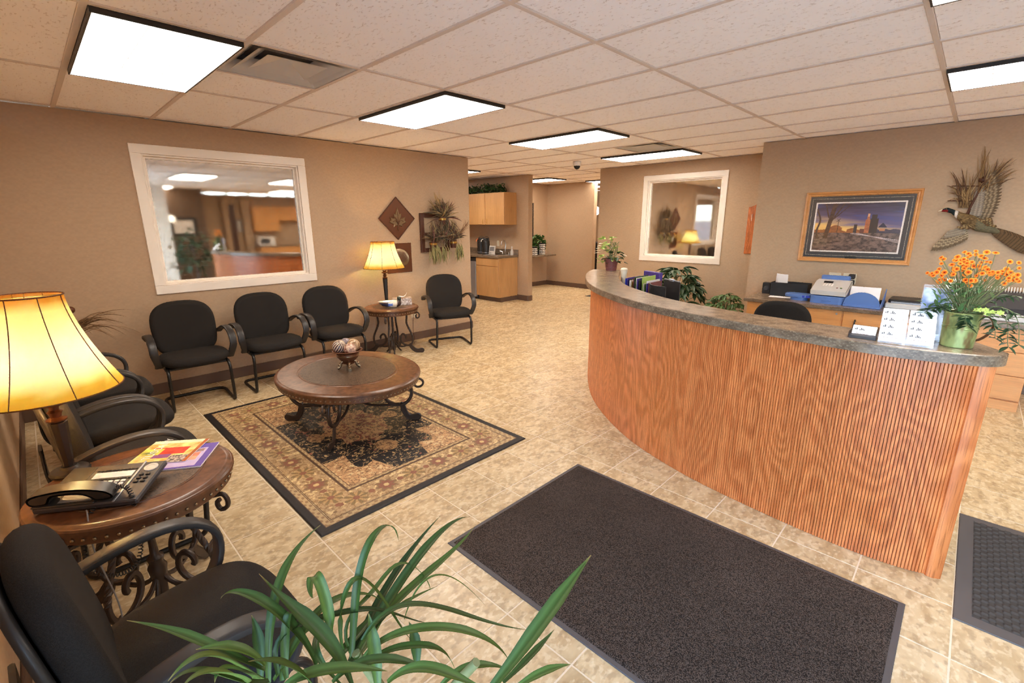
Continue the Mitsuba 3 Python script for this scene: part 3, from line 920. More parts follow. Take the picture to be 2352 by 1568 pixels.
# medallion
cu, cv = u - RW / 2, w - RL / 2
ang = np.arctan2(cv / 1.38, cu); rad = np.hypot(cv / 1.38, cu)
edge = 0.50 + 0.06 * np.cos(4 * ang) ** 3 + 0.03 * np.abs(np.sin(8 * ang)) - 0.025 * np.cos(16 * ang)
edge += 0.10 * np.exp(-(np.sin(ang) / .5) ** 2 * 0 - ((np.abs(np.abs(ang) - PI / 2)) / .18) ** 2)
med = rad < edge
nC, nD = N2(u, w, 20, 5), N2(u, w, 20, 6)
vine = np.minimum(np.abs(nC - .5), np.abs(nD - .5)) < .010
blob = (N2(u, w, 46, 7, 2) > .74)
mcol = np.where((vine | blob)[:, None], C(178, 146, 104), np.tile(dark, (len(u), 1)))
mcol = np.where((N2(u, w, 30, 8, 2) > .80)[:, None], C(140, 84, 66), mcol)
col = np.where(med[:, None], mcol, col)
ce = 0.23 + 0.02 * np.cos(8 * ang) + 0.012 * np.cos(16 * ang)
cen = rad < ce
ccol = np.where((lines < .03)[:, None], C(104, 78, 54), np.tile(C(188, 146, 100), (len(u), 1)))
ccol = np.where((N2(u, w, 52, 9, 2) > .64)[:, None], C(130, 70, 56), ccol)
col = np.where(cen[:, None], ccol, col)
for s in (-1, 1):      # pendants of the medallion
    for cc, r in (((0, s * 0.47), .075), ((s * 0.31, 0), .06)):
        e2 = np.hypot((cu - cc[0]) / r, (cv - cc[1]) / r * .8)
        col = np.where((e2 < 1)[:, None], np.where((lines < .04)[:, None], C(120, 88, 60), C(186, 146, 100)), col)
# borders
def band(lo, hi): return (d >= lo) & (d < hi)
col = np.where(band(0, .345)[:, None] & False, col, col)
B0, B1, B2, B3 = 0.045, 0.088, 0.29, 0.325
bt = np.where((lines < .03)[:, None], C(150, 118, 76), np.tile(C(180, 150, 110), (len(u), 1)))
bt = np.where((N2(u, w, 50, 11, 2) > .67)[:, None], C(216, 190, 140), bt)
along = np.where(du < dv, w, u)
per = 0.196
kk = np.floor(along / per); cx_ = (along / per - kk - .5) * per; cy_ = d - (B1 + B2) / 2
rr = np.hypot(cx_, cy_); aa = np.arctan2(cy_, cx_)
odd = (kk.astype(int) % 2) == 0
ros = rr < 0.062 + .012 * np.cos(8 * aa)
rcol = np.where((rr < .018)[:, None], C(200, 170, 120), np.where((rr < .044 + .008 * np.cos(8 * aa))[:, None], red, C(132, 104, 72)))
rcol2 = np.where((np.cos(8 * aa) > 0)[:, None], C(132, 108, 70), C(176, 142, 94)); rcol2 = np.where((rr < .02)[:, None], red, rcol2)
bt = np.where(ros[:, None], np.where(odd[:, None], rcol, rcol2), bt)
ro2 = np.abs(np.abs(cx_) - per / 2)
ro2 = np.hypot(ro2, cy_) < .02
bt = np.where(ro2[:, None], C(140, 92, 66), bt)
col = np.where(band(B1, B2)[:, None], bt, col)
g = np.where((np.sin(along * 120) * np.sin(d * 150) > .25)[:, None], C(146, 116, 80), C(184, 156, 114))
col = np.where((band(B0, B1) | band(B2, B3))[:, None], g, col)
for e in (B0 + .003, B1, B1 + .008, B2, B2 + .008, B3): col = np.where((np.abs(d - e) < .0022)[:, None], C(84, 60, 42), col)
col = np.where((d < B0)[:, None], C(26, 23, 23), col)
col *= (0.70 + 0.28 * N2(u, w, 260, 12, 1))[:, None]
v[:, 2] = 0.0095 + 0.0012 * N2(u, w, 300, 3, 1) - 0.006 * np.clip(1 - d / .006, 0, 1)
rg = thing('area_rug', 'patterned oriental area rug with black border and dark medallion under the coffee table', 'rug')
v += [RX, RY, 0]
put(rg + '__pile', (v, f), 'paintvc', True, color=col)
put(rg + '__backing', cbox(RX, RX + RW, RY, RY + RL, 0.0005, 0.006, .002), 'black', False)

# ------------------------------------------------------------------ floor mats
def floor_mat(key, label, x0, x1, y0, y1, b):
    t = thing(key, label, 'floor mat')
    o = [(x0, y0), (x1, y0), (x1, y1), (x0, y1)]
    put(t + '__border', prism(o, 0.0005, 0.005, 0.003), 'mat_rubber', False)
    return t
t = floor_mat('entrance_mat', 'large dark charcoal carpeted mat in front of the reception counter', 1.205, 2.292, -0.052, 1.632, .02)
v, f, u, w = grid(1.045, 1.64, 150, 230)
dd = np.minimum(np.minimum(u, 1.045 - u), np.minimum(w, 1.64 - w))
v[:, 2] = 0.0085 + 0.0022 * N2(u, w, 110, 4, 2) - .004 * np.clip(1 - dd / .012, 0, 1)
put(t + '__carpet', (v + [1.226, -0.03, 0], f), 'mat_pile', True)
t = floor_mat('ribbed_mat', 'dark grey ribbed rubber mat at the lower right corner of the floor', 2.335, 3.3, -1.15, -0.195, .05)
v, f, u, w = grid(0.85, 0.84, 340, 336)
bk = np.floor(u / .022); 
rib = np.where((bk % 2) == 0, np.sin((u / .022 % 1) * PI) * (0.5 + .5 * np.sign(np.sin(w / .022 * PI + 0))), np.sin((u / .022 % 1) * PI) * (0.5 - .5 * np.sign(np.sin(w / .022 * PI))))
v[:, 2] = 0.0055 + 0.004 * np.abs(rib)
put(t + '__ribs', (v + [2.395, -1.09, 0], f), 'rubber_dark', True)
put('doormat', prism([(8.2, 5.15), (8.9, 5.15), (8.9, 5.79), (8.2, 5.79)], 0.0005, 0.008, .003), 'rubber_dark', False, label='small grey mat on the far hall floor past the end of the counter', cat='floor mat')


# ------------------------------------------------------------------ things on the tables
def vcol(fn):
    return lambda v: fn(v[:, 0], v[:, 1], v[:, 2])


# decorative bowl of balls on the coffee table
bx_, by_ = 1.615, 3.375
t = thing('decorative_bowl', 'footed bronze bowl holding decorative balls on the coffee table', 'bowl')
m = M((bx_, by_, TC[2] + .011))
put(t + '__bowl', lathe([(0, .055), (.03, .056), (.058, .07), (.078, .095), (.083, .118), (.080, .124), (.083, .13), (.098, .142), (.112, .146), (.115, .151), (.11, .154), (.098, .149), (.078, .13), (.06, .09), (0, .072)], 40), 'bronze', 40, to=m)
put(t + '__band', sweep(np.c_[arc((0, 0), .0835, 0, 2 * PI * 39 / 40, 40), np.full(40, .112)], np.array(rrect(.012, .004, .0015, 2))[:, ::-1], closed=True), 'stud', 40, to=m)
for i in range(4):
    a = PI / 4 + i * PI / 2 + .4
    put(t + '__foot', mv(cat(tube([(.03, 0, .062), (.055, 0, .052), (.062, 0, .03), (.074, 0, .013), (.085, 0, .010)], .013, 8, 12, scale=np.linspace(.7, 1, 12)), sphere(.013, (.068, 0, .034), 1)), rz=a), 'stud', 50, to=m)
put(t + '__base_plate', lathe([(0, .04), (.05, .045), (.058, .052), (.04, .06), (0, .06)], 24), 'bronze', 40, to=m)
def ball(dx, dy, z, r, lab, fn):
    put('decorative_ball', sphere(r, (0, 0, 0), 4), 'glossvc', True, lab, 'ball', 'balls in the footed bowl', to=M((bx_ + dx, by_ + dy, TC[2] + .011 + z), rx=.5, ry=.4), color=vcol(fn))
str_c = lambda x, y, z: np.where((np.abs(np.sin(np.arctan2(y, x) * 9)) > .82)[:, None], C(214, 190, 160), C(70, 52, 58))
ball(-.052, .024, .182, .052, 'striped dark and cream ball at the left of the footed bowl', str_c)
ball(-.004, -.052, .166, .046, 'mottled reddish ball at the front of the footed bowl', lambda x, y, z: lerp(C(120, 64, 50), C(206, 176, 150), np.clip(meshkit.fbm(np.c_[x, y, z] * 60, 3, 2) * 3 - 1, 0, 1)))
ball(.052, -.002, .178, .050, 'pale veined brown ball at the right of the footed bowl', lambda x, y, z: lerp(C(132, 100, 70), C(190, 160, 124), np.clip(np.sin(np.arctan2(y, x) * 5 + 6 * meshkit.fbm(np.c_[x, y, z] * 30, 2, 5)) * .5 + .5, 0, 1)))
ball(.018, .056, .192, .040, 'grey wound ball at the back of the footed bowl', lambda x, y, z: lerp(C(86, 74, 76), C(142, 128, 128), np.abs(np.sin((x + z) * 420))))

# duck decoy and tissue box on the far end table
t = thing('duck_decoy', 'painted wooden duck decoy with blue wing patch on the far end table', 'duck decoy')
def chain(pts, res=0.006, it=8):
    import manifold3d as m3
    parts = []
    for (a, ra), (b, rb) in zip(pts[:-1], pts[1:]):
        pa, pb = sphere(ra, a, 2).vertices, sphere(rb, b, 2).vertices
        parts.append(m3.Manifold.hull_points(np.vstack([pa, pb])))
    mm = parts[0]
    for p in parts[1:]: mm = mm + p
    mm = mm.refine_to_length(res).to_mesh()
    tm = trimesh.Trimesh(mm.vert_properties[:, :3], mm.tri_verts, process=True)
    trimesh.smoothing.filter_taubin(tm, iterations=it)
    return tm
body = chain([((-.15, 0, .055), .006), ((-.10, 0, .045), .022), ((-.05, 0, .042), .042), ((.02, 0, .042), .046), ((.06, 0, .045), .038), ((.075, 0, .075), .020), ((.078, 0, .10), .022), ((.068, .004, .104), .021)])
def duck_c(x, y, z):
    n = len(x); c = np.tile(C(228, 218, 200), (n, 1))
    c = np.where((x > .045)[:, None], C(52, 38, 36), c)
    c = np.where(((x > .05) & (z > .078))[:, None], C(30, 44, 40), c)
    c = np.where(((x < -.03) & (z < .05) & (z > .012))[:, None], C(40, 44, 70), c)
    c = np.where(((x < .0) & (x > -.05) & (z < .05) & (z > .02))[:, None], C(92, 120, 190), c)
    c = np.where(((x < -.05) & (z > .05))[:, None], C(120, 104, 100), c)
    c = np.where((np.abs(x - .048) < .006)[:, None] & ((z > .03))[:, None], C(210, 200, 180), c)
    return c
md = M((2.905, 4.795, TF[2] + .004), rz=math.radians(-32))
put(t + '__body', body, 'glossvc', True, to=md, color=vcol(duck_c))
put(t + '__bill', hull([(.095, -.008, .102), (.095, .008, .102), (.095, 0, .109), (.122, -.009, .092), (.122, .009, .092), (.12, 0, .097)]), 'bronze', 30, to=md)
for s in (1, -1):
    put(t + '__wing', mv(prism(spl([(.0, 0), (-.04, .018), (-.10, .014), (-.16, .004), (-.12, -.012), (-.04, -.018), (0, 0)], 24)[:-1], -.003, .003, .002), (-.01, s * .028, .075), rx=s * -.5), 'glossvc', 30, to=md, color=C(140, 122, 116) if s > 0 else C(222, 206, 186))
t = thing('tissue_box', 'marbled cardboard tissue box with white tissue on the far end table', 'tissue box')
mt = M((3.10, 4.90, TF[2]), rz=math.radians(-30))
put(t + '__box', cbox(-.115, .115, -.06, .06, 0, .082, .002), 'marble_box', False, to=mt)
put(t + '__tissue', sweep(spl([(-.05, 0, .083), (-.02, .01, .10), (.02, -.01, .098), (.055, .0, .125), (.06, .01, .14)], 16), np.array([(-.03, 0), (0, .006), (.03, 0), (0, -.006)]), side=(0, 1, 0), scale=np.r_[np.linspace(1.1, .7, 10), np.linspace(.7, .35, 6)]), 'paper', 60, to=mt)
put('lamp_cord', tube([(2.96, 5.03, .03), (3.02, 5.10, .006), (3.25, 5.05, .005), (3.38, 5.10, .01), (3.43, 5.19, .12), (3.46, 5.225, .30), (3.48, 5.236, .36)], .003, 6, 40), 'dark_wood', 60, label='thin brown lamp cord running from the far end table to the wall', cat='cord')
put('wall_outlet', cbox(3.445, 3.515, 5.236, 5.2495, .31, .425, .003), 'beige', False, label='beige wall outlet low on the wall behind the far guest chair', cat='outlet')

# telephone on the near end table
pc = M((0.045, 2.125, TN[2] + .0005), rz=math.atan2(1.945 - 2.10, .165 + .06))
t = thing('desk_telephone', 'dark grey multi-line desk telephone on the near end table', 'telephone')
def tz(x, y, z):  # tilted top: z rises with y
    return z
Lx, Ly = .315, .225
tilt = M((0, 0, .030), rx=math.radians(9))
pt = pc @ tilt
put(t + '__base', cbox(-Lx / 2, Lx / 2, -Ly / 2, Ly / 2, -.011, .011, .005), 'dark_grey', False, to=pt)
put(t + '__foot_stand', cbox(-.09, .09, .02, .09, 0, .036, .004), 'black_plastic', False, to=pc)
put(t + '__handset_cradle', cbox(-Lx / 2, .03, -Ly / 2, -.035, .011, .018, .003), 'black_plastic', False, to=pt)
hs = spl([(-.155, .030), (-.15, .052), (-.10, .068), (-.03, .075), (.05, .066), (.09, .048), (.098, .032), (.085, .022), (.04, .022), (.03, .034), (.005, .050), (-.05, .054), (-.085, .046), (-.095, .028), (-.11, .020), (-.145, .020), (-.155, .030)], 60)[:-1]
h_ = prism(hs, -.027, .027, .007); h_.apply_transform(np.array([[1, 0, 0, -.01], [0, 0, 1, -.078], [0, 1, 0, -.002], [0, 0, 0, 1.0]])); h_.invert()
put(t + '__handset', h_, 'black_plastic', 35, to=pt)
put(t + '__speaker_grille', cbox(-.085, .015, -.10, -.055, .0182, .0192, .0004), 'grey', False, to=pt)
put(t + '__label_strip', cbox(-.055, .075, .028, .062, .0112, .0126, .0005), 'paper', False, to=pt)
put(t + '__trim_bar', cbox(.083, .090, -Ly / 2 - .001, Ly / 2 + .001, .011, .0145, .001), 'steel', False, to=pt)
put(t + '__navigation_pad', lathe([(0, .011), (.023, .011), (.023, .014), (.013, .0145), (.012, .0135), (.006, .0135), (0, .0145)], 28, (.122, .072, 0)), 'light_grey', 40, to=pt)
kb = mikit.ply(cbox(-.0045, .0045, -.0035, .0035, .0112, .0145, .0012), 'black')
for i in range(11):
    for y in (.072, .019):
        again(t + '__line_key', kb, pt @ M((-.052 + i * .0125, y, 0)))
kw = mikit.ply(cbox(-.0075, .0075, -.006, .006, .0112, .0155, .0015), 'white')
for i in range(4):
    for j in range(3):
        again(t + '__dial_key', kw, pt @ M((.0 + i * .0205, .003 - j * .0165, 0)))
for i in range(2):
    for j in range(3):
        again(t + '__function_key', kb, pt @ M((.108 + i * .022, .03 - j * .02, 0), s=1.6) @ M((0, 0, -.0045)))
put(t + '__display_lip', cbox(-.15, -.07, .02, .105, .0112, .0125, .0005), 'black_plastic', False, to=pt)
def coil(path, r, turns, n):
    p = spl(path, n); tt = np.gradient(p, axis=0); tt /= np.linalg.norm(tt, axis=1, keepdims=True)
    a = np.cross(tt, [.3, .2, .9]); a /= np.linalg.norm(a, axis=1, keepdims=True); b = np.cross(tt, a)
    th = np.linspace(0, 2 * PI * turns, n)[:, None]
    return p + r * (np.cos(th) * a + np.sin(th) * b)
q0 = (pt @ np.array([.085, -.078, .045, 1]))[:3]; q1 = (pt @ np.array([.03, -.12, 0, 1]))[:3]
put(t + '__coiled_cord', sweep(coil([q0, q0 + [.03, -.01, -.01], q0 + [.035, -.055, -.06], q0 + [.03, -.065, -.2], q0 + [.0, -.07, -.28], q0 + [-.05, -.05, -.30], q1 + [-.04, -.05, -.2], q1 + [-.035, -.035, -.06], q1], .006, 62, 900), circ(.0019, 5)), 'black_plastic', 60, label='black coiled handset cord')
put(t + '__line_cord', tube([q1 + [-.02, 0, 0], q1 + [-.02, -.05, .0], q1 + [-.025, -.075, -.1], q1 + [.0, -.06, -.35], q1 + [-.05, -.02, -.58]], .0025, 6, 40), 'grey', 60, label='thin grey line cord')

# magazines: sheets with printed covers
def magazine(label, o, ex, ey, th, z, paint, group=None):
    t = thing('magazine', label, 'magazine', group)
    w, h = np.linalg.norm(ex), np.linalg.norm(ey)
    mm = np.eye(4); mm[:2, 0] = np.array(ex) / w; mm[:2, 1] = np.array([-ex[1], ex[0]]) / w; mm[:3, 3] = (o[0], o[1], z)
    v, f, u, vv = grid(w, h, 110, 150)
    v[:, 2] = th + .0004
    put(t + '__cover', (v, f), 'glossvc', True, to=mm, color=paint(u / w, vv / h))
    put(t + '__pages', cbox(0, w, 0, h, 0, th, .0006), 'paper', False, to=mm)
    return t, mm, w, h
def cov1(a, b):   # purple cover
    c = np.tile(C(92, 74, 160), (len(a), 1))
    c = np.where(((a > .3) & (a < .88) & (b > .06) & (b < .80))[:, None], C(196, 180, 220), c)
    k = (np.sin(a * 23) * np.sin(b * 19 + 1) > .2)
    c = np.where(((a > .34) & (a < .80) & (b > .30) & (b < .62))[:, None], np.where(k[:, None], C(214, 132, 108), C(232, 170, 140)), c)
    c = np.where(((a > .36) & (a < .84) & (b > .64) & (b < .76))[:, None], np.where(k[:, None], C(222, 210, 200), C(150, 120, 120)), c)
    return c
def cov2(a, b):   # orange and red cover
    n = N2(a, b, 9, 3)
    c = lerp(C(232, 150, 60), C(250, 226, 150), np.clip(n * 2.4 - .6, 0, 1))
    c = np.where(((b > .36) & (b < .66) & (a > .15) & (a < .80))[:, None], lerp(C(190, 40, 34), C(228, 84, 62), n), c)
    c = np.where((b > .86)[:, None], C(244, 226, 190), c)
    c = np.where(((b < .30) & (a > .62))[:, None], lerp(C(60, 54, 60), C(200, 180, 170), np.clip(N2(a, b, 40, 8, 2) * 3 - 1, 0, 1)), c)
    c = np.where(((a > .93))[:, None], C(176, 92, 48), c)
    c = np.where(((b > .2) & (b < .36) & (a > .3) & (a < .6))[:, None], C(140, 80, 130), c)
    c = np.where(((a < .36) & (b > .34) & (b < .62))[:, None], lerp(C(90, 110, 70), C(240, 214, 90), np.clip(n * 2 - .4, 0, 1)), c)
    return c
mg, mm, w_, h_ = magazine('purple magazine lying under the orange one on the near end table', (.150, 2.205), (.185, -.115), (.12, .18), .006, TN[2] + .0006, cov1)
for s, x, y, hh, c in (('Bathrooms', .012, .235, .030, 'white'), ('Best', .012, .04, .02, 'brass')):
    put(mg + '__lettering', meshkit.text_mesh(s, hh * .6, .0003), c, False, to=mm @ M((x + .03, y * .3 + .0, .0066), rz=PI / 2 * 1))
mg, mm, w_, h_ = magazine('orange and red magazine lying aslant on top of the purple one', (.125, 2.305), (.175, -.135), (.125, .165), .003, TN[2] + .0085, cov2)
put(mg + '__lettering', meshkit.text_mesh('TUSCANY', .03, .0003), 'white', False, to=mm @ M((.065, .03, .0036), rz=PI / 2))

# ------------------------------------------------------------------ left wall: plaques and dried flowers
def maple_leaf(s):
    pts = [(0, -.46), (.03, -.22), (.22, -.30), (.20, -.20), (.42, -.10), (.33, -.02), (.38, .12), (.24, .08), (.16, .04), (.18, .26), (.10, .22), (0, .5), (-.10, .22), (-.18, .26), (-.16, .04), (-.24, .08), (-.38, .12), (-.33, -.02), (-.42, -.10), (-.20, -.20), (-.22, -.30), (-.03, -.22)]
    m_ = prism([(x * s, y * s) for x, y in pts], 0, .012 * s / .3, .006)
    return m_
FL = np.array([[1, 0, 0, 0], [0, 0, -1, 0], [0, 1, 0, 0], [0, 0, 0, 1.0]])      # xy plane -> facing -y on the left wall
def onwall(x, z, rot=0.0, off=0.0): return M((x, 5.249 - off, z)) @ FL @ M(rz=rot)
t = thing('leaf_plaque', 'diamond-hung bronze plaque with a raised maple leaf on the left wall', 'wall plaque')
put(t + '__panel', prism([(-.183, -.183), (.183, -.183), (.183, .183), (-.183, .183)], 0, .016, .003), 'bronze', False, to=onwall(3.317, 1.60, PI / 4))
put(t + '__rim', cat(*[prism(r, .014, .022, .003) for r in ([(-.185, -.185), (.185, -.185), (.185, -.173), (-.185, -.173)], [(-.185, .173), (.185, .173), (.185, .185), (-.185, .185)], [(-.185, -.173), (-.173, -.173), (-.173, .173), (-.185, .173)], [(.173, -.173), (.185, -.173), (.185, .173), (.173, .173)])]), 'dark_wood', False, to=onwall(3.317, 1.60, PI / 4))
put(t + '__maple_leaf', maple_leaf(.30), 'stud', 30, to=onwall(3.322, 1.585, 0, .016))
veins = [tube([(0, -.12, .014), (x * .3, y * .3, .019), (x * .75, y * .75, .016)], .0025, 5, 10) for x, y in ((0, .14), (.11, .06), (-.11, .06), (.10, -.035), (-.10, -.035))]
put(t + '__vein', cat(veins), 'bronze', 60, to=onwall(3.322, 1.585, 0, .016))
t = thing('shell_plaque', 'square bronze plaque with a raised leaf oval behind the far lamp', 'wall plaque')
put(t + '__panel', prism([(-.183, -.185), (.183, -.185), (.183, .185), (-.183, .185)], 0, .016, .004), 'bronze', False, to=onwall(3.318, 1.112))
el = [(.135 * math.cos(a), .11 * math.sin(a)) for a in np.linspace(0, 2 * PI, 40, endpoint=False)]
put(t + '__oval', pad(el, .03, dome=.5), 'stud', True, to=onwall(3.325, 1.12, -.5, .02))
put(t + '__groove', cat([tube([(-.10 + .02 * i, -.09 + abs(i - 4) * .012, .024), (-.085 + .02 * i, 0, .036), (-.06 + .018 * i, .085 - abs(i - 4) * .008, .024)], .003, 5, 12) for i in range(9)]), 'bronze', 60, to=onwall(3.325, 1.12, -.5, .02))

t = thing('dried_flower_rack', 'dark wooden wall rack overflowing with dried grasses and flowers', 'dried flowers')
fx0, fx1, fz0, fz1 = 3.655, 4.12, 1.165, 1.67
bw = .055
for b in ((fx0, fx0 + bw, fz0, fz1), (fx1 - bw, fx1, fz0, fz1), (fx0 + bw, fx1 - bw, fz0, fz0 + bw), (fx0 + bw, fx1 - bw, fz1 - bw, fz1), (fx0 + bw, fx1 - bw, 1.39, 1.42)):
    put(t + '__board', cbox(b[0], b[1], 5.215, 5.2495, b[2], b[3], .004), 'dark_wood', False)
pots = [(3.965, 5.16, 1.52), (4.13, 5.15, 1.21), (3.80, 5.16, 1.20)]
for x, y, z in pots:
    put(t + '__pot', lathe([(0, 0), (.035, 0), (.05, .09), (.052, .10), (.04, .10), (.034, .02), (0, .02)], 20, (x, y, z)), 'dark_wood', 40)
    put(t + '__pot_band', lathe([(.0475, .06), (.0515, .06), (.0535, .085), (.0495, .085)], 20, (x, y, z)), 'brass', 40)
sprays, cols = [], []
r_ = random.Random(11)
def spray(p0, p1, sag, w, col, k=9):
    p0, p1 = np.array(p0), np.array(p1)
    mid = (p0 + p1) / 2 + np.array([r_.uniform(-.03, .03), -abs(r_.gauss(0, .025)), sag])
    path = spl([p0, mid, p1], k)
    path[:, 1] = np.minimum(path[:, 1], 5.235)
    s_ = ribbon(path, w * np.sin(np.linspace(.25, PI - .05, k)), side=(r_.uniform(-1, 1), r_.uniform(-.6, .6), r_.uniform(-.4, .4) + .01), fold=.3)
    sprays.append(s_); cols.append(np.tile(col, (len(s_.vertices), 1)))
pal = [C(128, 106, 74), C(98, 84, 62), C(112, 98, 78), C(82, 58, 50), C(148, 126, 88), C(74, 68, 52), C(100, 66, 58)]
for i in range(330):      # upper bunch
    a = r_.gauss(PI / 2, .55); L_ = r_.uniform(.10, .30)
    spray((3.965 + r_.uniform(-.04, .04), 5.16, 1.60), (3.95 + L_ * math.cos(a) * 1.1, 5.16 + r_.uniform(-.10, .06), 1.61 + L_ * math.sin(a) * r_.uniform(.5, 1)), .03, r_.uniform(.009, .022), r_.choice(pal))
for i in range(16): spray((3.94 + r_.uniform(-.03, .03), 5.17, 1.62), (3.92 + r_.uniform(-.08, .10), 5.18, r_.uniform(1.85, 2.02)), .02, .008, C(168, 138, 88), 10)
for i in range(240):     # hanging under the upper pot and middle
    x = r_.uniform(3.76, 4.16)
    spray((x, 5.15, r_.uniform(1.42, 1.60)), (x + r_.uniform(-.12, .12), 5.14 + r_.uniform(-.08, .05), r_.uniform(1.22, 1.45)), .02, r_.uniform(.005, .013), r_.choice(pal))
for i in range(300):     # lower bunches
    c0 = r_.choice([(4.13, 1.31), (3.80, 1.30), (3.95, 1.33)])
    a = r_.uniform(.1, PI - .1); L_ = r_.uniform(.08, .2)
    spray((c0[0], 5.15, c0[1]), (c0[0] + L_ * math.cos(a) * 1.2, 5.14 + r_.uniform(-.10, .06), c0[1] + L_ * math.sin(a) * .8), .03, r_.uniform(.009, .02), r_.choice(pal))
for i in range(110):      # trailing tips
    x = r_.choice([3.77, 3.80, 3.95, 4.20, 4.22]) + r_.gauss(0, .025)
    spray((x, 5.13, r_.uniform(1.18, 1.28)), (x + r_.gauss(.01, .02), 5.13 + r_.uniform(-.04, .04), r_.uniform(.99, 1.14)), .0, r_.uniform(.012, .022), C(136, 128, 84), 8)
for i in range(14): spray((4.2, 5.15, 1.36), (4.40 + r_.uniform(-.06, .05), 5.16, 1.56 + r_.uniform(-.05, .05)), .01, .008, C(130, 96, 66), 8)
allm = cat(sprays)
put(t + '__dried_foliage', allm, 'featvc', False, color=np.vstack(cols), kind='stuff')

# corner: dried grass in a tall vase
t = thing('dried_grass_vase', 'tall brown vase of thin dried grass standing in the left corner', 'dried grass')
put(t + '__vase', lathe([(0, 0), (.08, 0), (.09, .02), (.11, .2), (.10, .4), (.06, .55), (.05, .62), (.062, .66), (.05, .66), (.04, .6), (0, .58)], 24, (.10, 5.02, 0)), 'bronze', 40)
sprays, cols = [], []
for i in range(46):
    a = r_.uniform(-PI, .1); L_ = r_.uniform(.18, .42)
    e = (.10 + L_ * math.cos(a) * 1.0 + .08, max(4.6, min(5.2, 5.02 + .3 * L_ * math.sin(a))), .66 + L_ * r_.uniform(-.15, .55))
    spray((.10 + r_.uniform(-.03, .03), 5.02, .62), e, .12, r_.uniform(.005, .010), C(120, 92, 62), 12)
put(t + '__grass', cat(sprays), 'featvc', False, color=np.vstack(cols), kind='stuff')
put(t + '__seed_head', sphere(.028, (.16, 5.0, .90), 2), 'bronze', True)
put(t + '__stalk', tube([(.11, 5.02, .5), (.15, 5.0, .88)], .004, 6), 'dark_wood')


# ------------------------------------------------------------------ right wall: framed print and pheasant
FR = np.array([[0, 0, -1, 0], [-1, 0, 0, 0], [0, 1, 0, 0], [0, 0, 0, 1.0]])     # xy plane (x = -world y, y = up) facing -x
def onright(y, z, off=0.0, x=6.149): return M((x - off, y, z)) @ FR
pw, ph = 0.985, 0.735
mp = onright(0.922, 1.481)
t = thing('framed_print', 'framed dusk landscape print with dark mat hanging above the back desk', 'picture')
mo = [(.0, 0), (.046, 0), (.046, .012), (.034, .018), (.026, .016), (.014, .028), (.004, .030), (0, .026)]
def frame_side(L_, w):
    p = []
    for (a, b) in mo:
        p += [(-L_ / 2 + a, a, b), (L_ / 2 - a, a, b)]
    p = np.array(p); f = []
    n = len(mo)
    for i in range(n):
        j = (i + 1) % n
        f += [[2 * i, 2 * i + 1, 2 * j + 1], [2 * i, 2 * j + 1, 2 * j]]
    return trimesh.Trimesh(p, f, process=False)
for L_, dx, dy, rz in ((pw, 0, -ph / 2, 0), (ph, pw / 2, 0, PI / 2), (pw, 0, ph / 2, PI), (ph, -pw / 2, 0, -PI / 2)):
    put(t + '__frame', frame_side(L_, 0), 'desk_oak', False, to=mp @ M((dx, dy, 0), rz=rz))
put(t + '__mat_board', mv(cbox(-pw / 2 + .03, pw / 2 - .03, -ph / 2 + .03, ph / 2 - .03, .001, .010, .001)), 'dark_grey', False, to=mp, label='dark blue-grey mat')
mw, mh = .775, .52
put(t + '__fillet', cat(*[box(*q) for q in ((-mw / 2, mw / 2, mh / 2 - .014, mh / 2, .010, .0125), (-mw / 2, mw / 2, -mh / 2, -mh / 2 + .014, .010, .0125), (-mw / 2, -mw / 2 + .014, -mh / 2 + .014, mh / 2 - .014, .010, .0125), (mw / 2 - .014, mw / 2, -mh / 2 + .014, mh / 2 - .014, .010, .0125))]), 'paper', False, to=mp, label='white inner mat edge')
lw, lh = mw + .075, mh + .075
put(t + '__gold_line', cat(*[box(*q) for q in ((-lw / 2, lw / 2, lh / 2 - .002, lh / 2, .010, .0108), (-lw / 2, lw / 2, -lh / 2, -lh / 2 + .002, .010, .0108), (-lw / 2, -lw / 2 + .002, -lh / 2, lh / 2, .010, .0108), (lw / 2 - .002, lw / 2, -lh / 2, lh / 2, .010, .0108))]), 'cream', False, to=mp)
put(t + '__plaque', cat(box(-.05, .05, -.328, -.298, .0108, .013), box(-.038, .038, -.317, -.309, .013, .0138)), 'black', False, to=mp, label='small dark title plaque')
iw, ih = mw - .028, mh - .028
v, f, u, w = grid(iw, ih, 300, 200)
a, b = u / iw, w / ih
# sky
n1 = N2(a, b, 3, 1, 4); n2 = meshkit.fbm(np.c_[a * 3, b * 16, 0 * a], 4, 2)
sky_ = lerp(C(236, 196, 120), C(96, 88, 130), np.clip((b - .46) * 4.2 + (a - .4) * 1.1, 0, 1))
sky_ = lerp(sky_, C(56, 48, 62), np.clip((b - .62) * 3 + (n2 - .5) * 1.2, 0, 1))
sky_ = lerp(sky_, C(78, 86, 150), np.clip((n2 - .5) * 3.2, 0, .55) * (b > .5))
c = sky_
hz = .385
tree_h = hz + .05 + .10 * np.exp(-((a - .26) / .09) ** 2) + .02 * N2(a, b, 40, 4, 2) + .04 * np.exp(-((a - .47) / .05) ** 2) - .05 * ((a > .34) & (a < .40))
far = (b < tree_h) & (a < .55)
c = np.where(far[:, None], lerp(C(120, 70, 40), C(176, 112, 62), N2(a, b, 60, 5, 2)), c)
far2 = (b < hz + .05 + .05 * N2(a, b, 26, 6, 3)) & (a > .70)
c = np.where(far2[:, None], lerp(C(40, 38, 56), C(84, 74, 90), N2(a, b, 50, 7, 2)), c)
